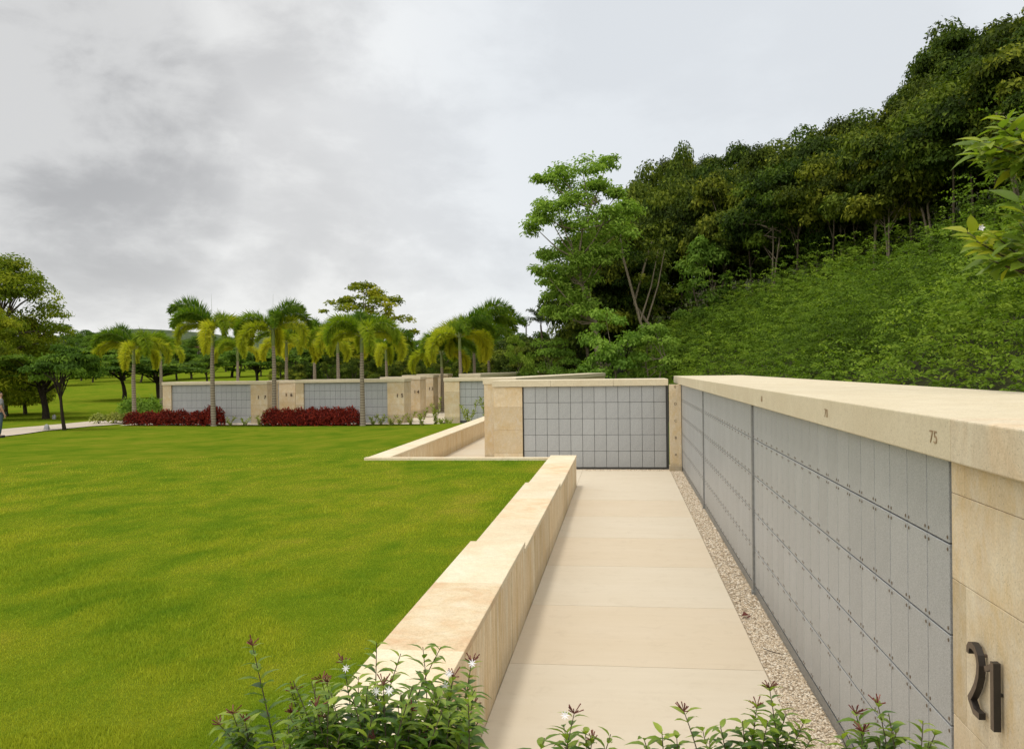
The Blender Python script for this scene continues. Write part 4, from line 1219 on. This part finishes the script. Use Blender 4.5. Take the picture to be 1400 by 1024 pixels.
def person():
    p = hit(1, 598.5)
    root = empty('person', (p.x, p.y, p.z), R(140), 'person in grey shirt and jeans with a black bag, cut by the left edge', 'person')
    Vt = [(0, 0, .95), (0, 0, 1.15), (0, .01, 1.38), (0, .01, 1.47), (0, -.01, 1.56), (0, 0, 1.66),
          (.10, 0, .88), (.11, -.02, .48), (.11, .03, .08), (.11, -.12, .04), (-.10, 0, .88), (-.11, .05, .48), (-.12, .10, .08), (-.12, -.05, .04),
          (.17, .01, 1.38), (.24, .03, 1.12), (.25, -.08, .90), (.25, -.11, .82), (-.17, .01, 1.38), (-.24, .03, 1.12), (-.25, -.06, .90), (-.25, -.09, .82)]
    E = [(0, 1), (1, 2), (2, 3), (3, 4), (4, 5), (0, 6), (6, 7), (7, 8), (8, 9), (0, 10), (10, 11), (11, 12), (12, 13), (2, 14), (14, 15), (15, 16), (16, 17), (2, 18), (18, 19), (19, 20), (20, 21)]
    Rr = [.14, .125, .13, .055, .085, .075, .085, .058, .042, .035, .085, .058, .042, .035, .055, .042, .03, .028, .055, .042, .03, .028]
    for s, w in ((1, 17), (-1, 21)):
        bx, by, bz = Vt[w]
        for k, (dx, dl) in enumerate([(-.02, .06), (-.007, .075), (.007, .07), (.02, .055)]):
            i = len(Vt); Vt += [(bx, by + dx, bz - .04), (bx - s * .008, by + dx, bz - .04 - dl * .55), (bx - s * .022, by + dx, bz - .04 - dl)]
            E += [(w, i), (i, i + 1), (i + 1, i + 2)]; Rr += [.010, .009, .008]
        i = len(Vt); Vt += [(bx - s * .012, by - .035, bz - .01), (bx - s * .02, by - .045, bz - .045)]; E += [(w, i), (i, i + 1)]; Rr += [.011, .009]
    body = skin('body', Vt, E, Rr, M['skin'], root, 0, 1)
    m = MB()
    m.add([(-.012, -.085, 1.59), (.012, -.085, 1.59), (0, -.105, 1.555), (0, -.085, 1.545)], [(0, 1, 2), (0, 2, 3), (1, 3, 2)]); m.build('nose', M['skin'], root)
    for s in (-1, 1):
        m = MB(); m.tube([(s * .03, -.078, 1.605), (s * .03, -.088, 1.605)], [.012, .006], 8); m.build('eye', M['hair'], root)
        m = MB(); m.tube([(s * .078, .01, 1.57), (s * .092, .015, 1.60), (s * .08, .01, 1.62)], [.012, .014, .01], 6); m.build('ear', M['skin'], root)
    m = MB(); m.tube([(-.025, -.084, 1.525), (.025, -.084, 1.525)], [.006, .006], 6); m.build('mouth', M['hair'], root)
    skin('shirt', [(0, 0, .93), (0, 0, 1.12), (0, .01, 1.37), (0, .01, 1.44), (.17, .01, 1.385), (.235, .03, 1.18), (-.17, .01, 1.385), (-.235, .03, 1.18)], [(0, 1), (1, 2), (2, 3), (2, 4), (4, 5), (2, 6), (6, 7)], [(.19, .14), (.175, .135), (.17, .135), .07, .075, .068, .075, .068], M['shirt'], root, 0, 2)
    skin('trousers', [(0, 0, .95), (.10, 0, .86), (.11, -.02, .48), (.11, .03, .09), (-.10, 0, .86), (-.11, .05, .48), (-.12, .10, .09)], [(0, 1), (1, 2), (2, 3), (0, 4), (4, 5), (5, 6)], [(.175, .13), .105, .078, .065, .105, .078, .065], M['jeans'], root, 0, 2)
    skin('hair', [(0, .02, 1.60), (0, .02, 1.69)], [(0, 1)], [.085, .07], M['hair'], root, 0, 2)
    for s, (fx, fy) in ((1, (.11, -.03)), (-1, (-.12, .05))):
        m = MB(); m.box(fx - .045, fx + .045, fy - .14, fy + .11, 0, .085); bevel(m.build('shoe', M['bagblack'], root), .03, 3)
    bag = MB(); bag.box(-.17, .17, .12, .30, .98, 1.32)
    o = bag.build('shoulder_bag', M['bagblack'], loc=root.location); o.rotation_euler = root.rotation_euler; bevel(o, .05, 3)
    tag(o, 'black shoulder bag carried by the person at the left edge', 'bag')
person()

# ------------------------------------------------------------------ foreground planting
def leaf_curved(m, P, D, Nn, L_, W_, tint, mat=0, curl=.35):
    """one curved pointed leaf, 5 stations x 3"""
    D = Vector(D).normalized(); Nn = Vector(Nn); Nn = (Nn - D * Nn.dot(D)).normalized(); B = D.cross(Nn)
    V = []; prof = [(0, .08), (.18, .72), (.42, 1), (.7, .68), (.9, .22), (1, .0)]
    for t, w in prof:
        c = Vector(P) + D * L_ * (t - .12 * curl * t * t) - Nn * L_ * curl * t * t
        hw = W_ * .5 * w
        V += [tuple(c - B * hw + Nn * hw * .35), tuple(c), tuple(c + B * hw + Nn * hw * .35)]
    Fq = []
    for i in range(len(prof) - 1):
        Fq += [(3 * i, 3 * i + 1, 3 * i + 4, 3 * i + 3), (3 * i + 1, 3 * i + 2, 3 * i + 5, 3 * i + 4)]
    m.add(V, Fq, mat, tint)

def jasmine_stem(mL, mS, mF, mB_, base, tip, n, ls, seed, red=False, flower=0, side=True):
    rs = random.Random(seed)
    base = Vector(base); tip = Vector(tip); ax = (tip - base)
    bow = Vector((rs.uniform(-.06, .06), rs.uniform(-.06, .06), .0)) * ax.length * 1.2
    def pt(t): return base.lerp(tip, t) + bow * math.sin(PI * t)
    N_ = 8
    mS.tube([pt(i / N_) for i in range(N_ + 1)], [.0032 * (1 - .75 * i / N_) + .0006 for i in range(N_ + 1)], 5)
    ph = rs.uniform(0, PI)
    dx = ax.normalized(); a0 = dx.orthogonal().normalized(); b0 = dx.cross(a0)
    for i in range(n):
        t = .12 + .885 * (i + .5) / n
        p = pt(t); ph += PI / 2 + rs.uniform(-.25, .25)
        l = ls * rs.uniform(.75, 1.2) * (1 - .35 * max(0, t - .6) / .4)
        for s in (0, PI):
            if rs.random() < .08: continue
            o = a0 * math.cos(ph + s) + b0 * math.sin(ph + s)
            el = .45 + .5 * t
            D = o + dx * el + Vector((0, 0, rs.uniform(-.25, .1)))
            ti = min(1, max(0, rs.gauss(.38 + .35 * (t > .8), .16)))
            leaf_curved(mL, p + o * .003, D, dx + Vector((rs.uniform(-.3, .3), rs.uniform(-.3, .3), .5)), l, l * .42, ti, 0, rs.uniform(.3, .7))
    if red or rs.random() < .12:
        b1 = MB(); mB_.append(b1)
        for k in range(9):
            o = Vector((rs.uniform(-1, 1), rs.uniform(-1, 1), rs.uniform(.1, 1.3))).normalized()
            q = tip + o * .035 * rs.uniform(.6, 1.2)
            b1.tube([tip, q], [.0012, .0022], 5, 0, rs.random())
    if flower:
        for k in range(flower):
            f1 = MB(); mF.append(f1)
            c = tip + Vector((rs.uniform(-.03, .03), -.02, rs.uniform(-.03, .02)))
            v = Vector((rs.uniform(-.3, .3), -1, rs.uniform(.2, .6))).normalized(); a1 = v.orthogonal().normalized(); b1 = v.cross(a1)
            for j in range(8):
                w = 2 * PI * j / 8; o = a1 * math.cos(w) + b1 * math.sin(w)
                leaf_curved(f1, c, o + v * .15, v, .017, .004, .5, 0, .1)

def jasmine(label, spec, Y, seed, z0=.92):
    """spec: list of (px, py, dY, n, red, flower); stems rise from bases in the bed"""
    rs = random.Random(seed)
    mx = sum(s[0] for s in spec) / len(spec)
    root = empty('jasmine_bush', (xat(mx, Y, 1000), Y, z0), 0, label, 'bush')
    o0 = Vector(root.location)
    mL, mS, mF, mBd = MB(), MB(), [], []
    for i, (px, py, dY, n, red, fl) in enumerate(spec):
        y = Y + dY; d = ray(px, py); tip = Vector((0, 0, CZ)) + d * (y / d.y)
        bx = tip.x * .6 + o0.x * .4 + rs.uniform(-.1, .1)
        base = Vector((bx, y + rs.uniform(-.15, .05), z0 + .0))
        n = int(n * 2.0)
        jasmine_stem(mL, mS, mF, mBd, base - o0, tip - o0, n, .080, seed * 100 + i, red, fl)
    mL.build('foliage', M['jasmine'], root, smooth=True); mS.build('stem', M['bark'], root, smooth=True)
    for f1 in mF: f1.build('flower', M['petal'], root)
    for b1 in mBd: b1.build('bud_cluster', M['bud'], root)
rs = random.Random(4)
spec = [(345, 882, 0, 9, True, 0), (515, 878, .1, 9, False, 0), (578, 884, 0, 9, False, 0), (603, 884, .1, 9, False, 0), (548, 893, -.1, 9, False, 0), (645, 905, .1, 9, True, 1),
        (524, 936, -.2, 8, True, 2), (470, 905, .1, 9, True, 1), (440, 930, 0, 8, True, 0), (655, 985, .1, 7, False, 0), (620, 925, 0, 8, True, 2), (590, 930, -.1, 9, False, 0), (490, 925, 0, 9, False, 0),
        (437, 950, .1, 8, False, 1), (400, 975, 0, 7, False, 0), (560, 940, -.1, 9, False, 0), (650, 950, 0, 8, False, 0)]
for i in range(72): spec.append((rs.uniform(385, 650), rs.uniform(925, 1015), rs.uniform(-.3, .25), 8, False, 0))
jasmine('dense jasmine bush with white star flowers in front of the low wall', spec, 3.0, 3)
spec = [(318, 975, 0, 6, True, 0), (300, 990, .1, 6, True, 0), (335, 985, 0, 6, True, 0), (350, 1000, 0, 6, False, 0), (325, 1005, 0, 6, False, 0)]
jasmine('sparse reddish jasmine shoots at the left of the dense bush', spec, 3.1, 5)
spec = [(785, 975, 0, 6, True, 1), (770, 990, .1, 6, False, 0), (800, 1000, 0, 6, False, 0), (745, 1008, 0, 5, False, 0), (835, 1003, 0, 6, False, 0), (810, 1012, 0, 6, False, 0), (775, 1012, 0, 6, False, 0)]
jasmine('small jasmine shoots with a white flower at the walkway foot', spec, 3.0, 7)
spec = [(935, 972, 0, 7, True, 0), (905, 1000, 0, 6, False, 0), (880, 1008, 0, 6, False, 0), (960, 995, .1, 6, False, 0), (985, 992, 0, 7, False, 0), (925, 1005, 0, 6, False, 0), (970, 1012, 0, 5, False, 0),
        (1052, 940, 0, 9, True, 0), (1035, 965, .1, 8, False, 0), (1075, 975, 0, 8, False, 0), (1015, 985, 0, 7, False, 0), (1050, 985, -.1, 8, False, 0), (1100, 985, 0, 7, False, 0), (1080, 1000, 0, 6, False, 0), (1030, 1000, 0, 6, False, 0), (1110, 1008, 0, 6, False, 0)]
jasmine('jasmine bush rising over the walkway and gravel at bottom centre', spec, 3.0, 9)
spec = [(1200, 962, 0, 8, True, 0), (1170, 975, .1, 8, True, 0), (1215, 975, 0, 8, False, 0), (1180, 1000, 0, 7, False, 0), (1225, 1000, 0, 7, False, 0), (1262, 985, 0, 7, False, 0), (1280, 1000, 0, 6, False, 0), (1150, 1005, 0, 6, False, 0), (1200, 1010, 0, 6, False, 0), (1270, 1012, 0, 6, False, 0)]
jasmine('jasmine bush against the niche wall beside the bronze number', spec, 2.95, 11)
# raised planter that carries them
pr = empty('raised_planter', (-.4, 2.6, 0), 0, 'raised stone planter carrying the jasmine bushes at the near end', 'planter')
mb = MB(); mb.box(-2.6, 1.2, 2.2, 2.28, -.1, .9, 0); mb.box(-2.6, 1.2, 3.2, 3.28, -.1, .9, 0); mb.box(-2.6, -2.52, 2.281, 3.199, -.1, .9, 0); mb.box(1.12, 1.2, 2.281, 3.199, -.1, .9, 0)
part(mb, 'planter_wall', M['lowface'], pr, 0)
mb = MB(); mb.box(-2.51, 1.11, 2.29, 3.19, -.1, .86, 0); part(mb, 'soil', M['litter'], pr, 0)
# small bright plant at the low wall's foot bottom left etc. covered by the bush

# broad-leaved tree at the right edge
def right_tree():
    x0, Y0 = 4.25, 7.6; zg = float(H(x0, Y0))
    root = empty('broadleaf_tree', (x0, Y0, zg), 0, 'glossy broad-leaved tree reaching in from the right edge, in front of the forest', 'tree')
    o0 = Vector((x0, Y0, zg)); mT, mL = MB(), MB(); mFl = MB()
    mT.tube([(0, 0, -.1), (.05, 0, 1.2), (.0, 0, 2.6), (.1, 0, 4.2), (.2, 0, 5.4)], [.09, .075, .065, .05, .03], 9)
    groups = [([(1375, 160), (1390, 178), (1345, 195), (1335, 212), (1362, 200), (1385, 205), (1398, 225), (1350, 222), (1365, 172), (1325, 196), (1395, 190), (1380, 215), (1410, 180), (1420, 210), (1370, 232)], 3.9, 7.4, .55),
              ([(1322, 318), (1335, 330), (1352, 338), (1372, 340), (1360, 322), (1392, 300), (1385, 350), (1400, 330), (1395, 275), (1410, 355), (1375, 365), (1420, 290), (1352, 355)], 2.6, 7.2, .8)]
    for gi, (pts, zs, yy, tb) in enumerate(groups):
        hub = Vector((xat(1440, yy), yy, zat(1440, pts[0][1] + 50, yy))) - o0
        mT.tube([Vector((0, 0, hub.z - .7)), Vector((-.1, 0, hub.z - .3)), hub], [.035, .028, .02], 6)
        for i, (px, py) in enumerate(pts):
            y = yy + random.uniform(-.4, .4); d = ray(px, py); tip = Vector((0, 0, CZ)) + d * (y / d.y) - o0
            mid = hub.lerp(tip, .55) + Vector((0, 0, -.05))
            mT.tube([hub, mid, tip], [.012, .008, .004], 5)
            for k in range(12):
                ang = k * 2.4; o = Vector((math.cos(ang), math.sin(ang) * .9, random.uniform(-.5, .55)))
                l = random.uniform(.15, .24)
                leaf_curved(mL, tip + o * .01 - (tip - mid).normalized() * .02 * k, o + (tip - mid).normalized() * .5, Vector((random.uniform(-.5, .5), random.uniform(-.9, 0), 1)), l, l * .42, min(1, max(0, random.gauss(tb if i < 3 else .45, .2))), 0, random.uniform(.1, .4))
    # crown overhead / outside the frame
    for i in range(260):
        c = Vector((random.uniform(-.1, 1.6), random.uniform(-.9, 1.2), random.uniform(2.2, 5.6)))
        p = c + o0
        dd = ROT.transposed() @ (p - Vector((0, 0, CZ))); 
        if 700 + F * dd.x / -dd.z < 1430: continue
        for k in range(6):
            o = Vector((math.cos(k * 2.4), math.sin(k * 2.4), random.uniform(-.4, .6))); l = random.uniform(.13, .2)
            leaf_curved(mL, c, o, Vector((0, 0, 1)), l, l * .42, random.uniform(.2, .7), 0, .3)
    mT.build('trunk', M['bark'], root, smooth=True); mL.build('crown', M['bigleaf'], root, smooth=True)
    y = 7.1; d = ray(1341, 312); tip = Vector((0, 0, CZ)) + d * (y / d.y) - o0
    for k in range(5):
        leaf_curved(mFl, tip, (math.cos(k * 1.26), -.4, math.sin(k * 1.26)), (0, -1, .2), .03, .022, .5, 0, -.3)
    mFl.build('flower', M['petal'], root)
right_tree()

# ------------------------------------------------------------------ light and sky
SUN_EL, SUN_AZ = R(77.5), R(-115)      # azimuth from +Y toward +X
sd = Vector((math.sin(SUN_AZ) * math.cos(SUN_EL), math.cos(SUN_AZ) * math.cos(SUN_EL), math.sin(SUN_EL)))
sl = bpy.data.lights.new('sun', 'SUN'); sl.energy = 1.45; sl.angle = R(8); sl.color = (1, .95, .86)
so = bpy.data.objects.new('sun', sl); COL.objects.link(so); so.rotation_euler = sd.to_track_quat('Z', 'Y').to_euler(); so.location = (0, 0, 60)
w = bpy.data.worlds.new('World'); scn.world = w; w.use_nodes = True
nt = w.node_tree; nn = nt.nodes; nn.clear()
def WN(t, **k):
    n = nn.new('ShaderNode' + t)
    for a, b in k.items(): setattr(n, a, b)
    return n
LK = nt.links.new
out = WN('OutputWorld'); bg = WN('Background'); LK(bg.outputs[0], out.inputs[0])
sky = WN('TexSky', sky_type='NISHITA', sun_disc=False, sun_elevation=SUN_EL, sun_rotation=SUN_AZ % (2 * PI))
skm = WN('Mix', data_type='RGBA', blend_type='MULTIPLY'); skm.inputs[0].default_value = 1; LK(sky.outputs[0], skm.inputs[6]); skm.inputs[7].default_value = (.10, .10, .10, 1)
tc = WN('TexCoord')
def wdot(v, lo, hi):
    d = WN('VectorMath', operation='DOT_PRODUCT'); LK(tc.outputs['Generated'], d.inputs[0]); d.inputs[1].default_value = v
    mr = WN('MapRange', interpolation_type='SMOOTHERSTEP'); LK(d.outputs['Value'], mr.inputs[0]); mr.inputs[1].default_value = lo; mr.inputs[2].default_value = hi
    return mr.outputs[0]
def wnoise(scale, sc, det, rough, dist=0, loc=(0, 0, 0)):
    mp = WN('Mapping'); LK(tc.outputs['Generated'], mp.inputs[0]); mp.inputs['Scale'].default_value = sc; mp.inputs['Location'].default_value = loc
    n = WN('TexNoise'); n.inputs['Scale'].default_value = scale; n.inputs['Detail'].default_value = det; n.inputs['Roughness'].default_value = rough; n.inputs['Distortion'].default_value = dist
    LK(mp.outputs[0], n.inputs['Vector']); return n.outputs['Fac']
def wm(op, a, b, clamp=False):
    n = WN('Math', operation=op, use_clamp=clamp)
    for i, v in enumerate((a, b)):
        if hasattr(v, 'links'): LK(v, n.inputs[i])
        else: n.inputs[i].default_value = v
    return n.outputs[0]
def wmix(f, a, b, mode='MIX'):
    n = WN('Mix', data_type='RGBA', blend_type=mode)
    for v, i in ((f, 0), (a, 6), (b, 7)):
        if hasattr(v, 'links'): LK(v, n.inputs[i])
        elif i == 0: n.inputs[0].default_value = v
        else: n.inputs[i].default_value = (*v, 1)
    return n.outputs[2]
def dirpx(px, py): return tuple(ray(px, py).normalized())
n1 = wnoise(2.6, (1, 1, 1.9), 9, .55, .35, (.3, 1.2, .1))
n2 = wnoise(7, (1, 1, 1.8), 7, .6, .3, (2, .4, 0))
left = wm('MAXIMUM', wm('MAXIMUM', wdot(dirpx(60, 120), .972, .998), wm('MULTIPLY', wdot(dirpx(140, 240), .984, .999), .85)), wm('MAXIMUM', wm('MULTIPLY', wdot(dirpx(340, -20), .988, .999), .45), wm('MULTIPLY', wdot(dirpx(330, 330), .982, .999), .3)))  # darker cloud bank toward the upper left
fill_glow = wdot(tuple(Vector((-.12, -.88, .45)).normalized()), -.1, .8)          # unseen brighter sky added behind the camera to fill the wall faces
left2 = wdot(dirpx(170, 420), .965, 1.0)
cl = wm('ADD', wm('MULTIPLY', n1, .7), wm('MULTIPLY', n2, .3))
mr = WN('MapRange', interpolation_type='SMOOTHSTEP'); LK(cl, mr.inputs[0]); mr.inputs[1].default_value = .40; mr.inputs[2].default_value = .54
edge = mr.outputs[0]
base = wmix(wdot(dirpx(1150, 60), .80, 1.0), (.93, .93, .92), (.80, .835, .87))
det = wmix(edge, (.86, .86, .865), (1.05, 1.05, 1.045))
base = wmix(wm('SUBTRACT', 1.0, wm('MULTIPLY', wdot(dirpx(1200, 100), .86, .99), .65)), base, wmix(1.0, base, det, 'MULTIPLY'))
dk = wm('MULTIPLY', left, wm('SUBTRACT', 1.0, wm('MULTIPLY', edge, .42)))
base = wmix(wm('MULTIPLY', dk, .85, True), base, (.41, .41, .415))
base = wmix(fill_glow, base, (1.8, 1.75, 1.64))
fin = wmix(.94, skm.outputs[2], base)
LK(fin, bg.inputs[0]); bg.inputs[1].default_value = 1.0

scn.view_settings.view_transform = 'Standard'; scn.view_settings.look = 'None'; scn.view_settings.exposure = 0; scn.view_settings.gamma = 1
scn.render.engine = 'CYCLES'
scn.render.resolution_x = 1024; scn.render.resolution_y = 748
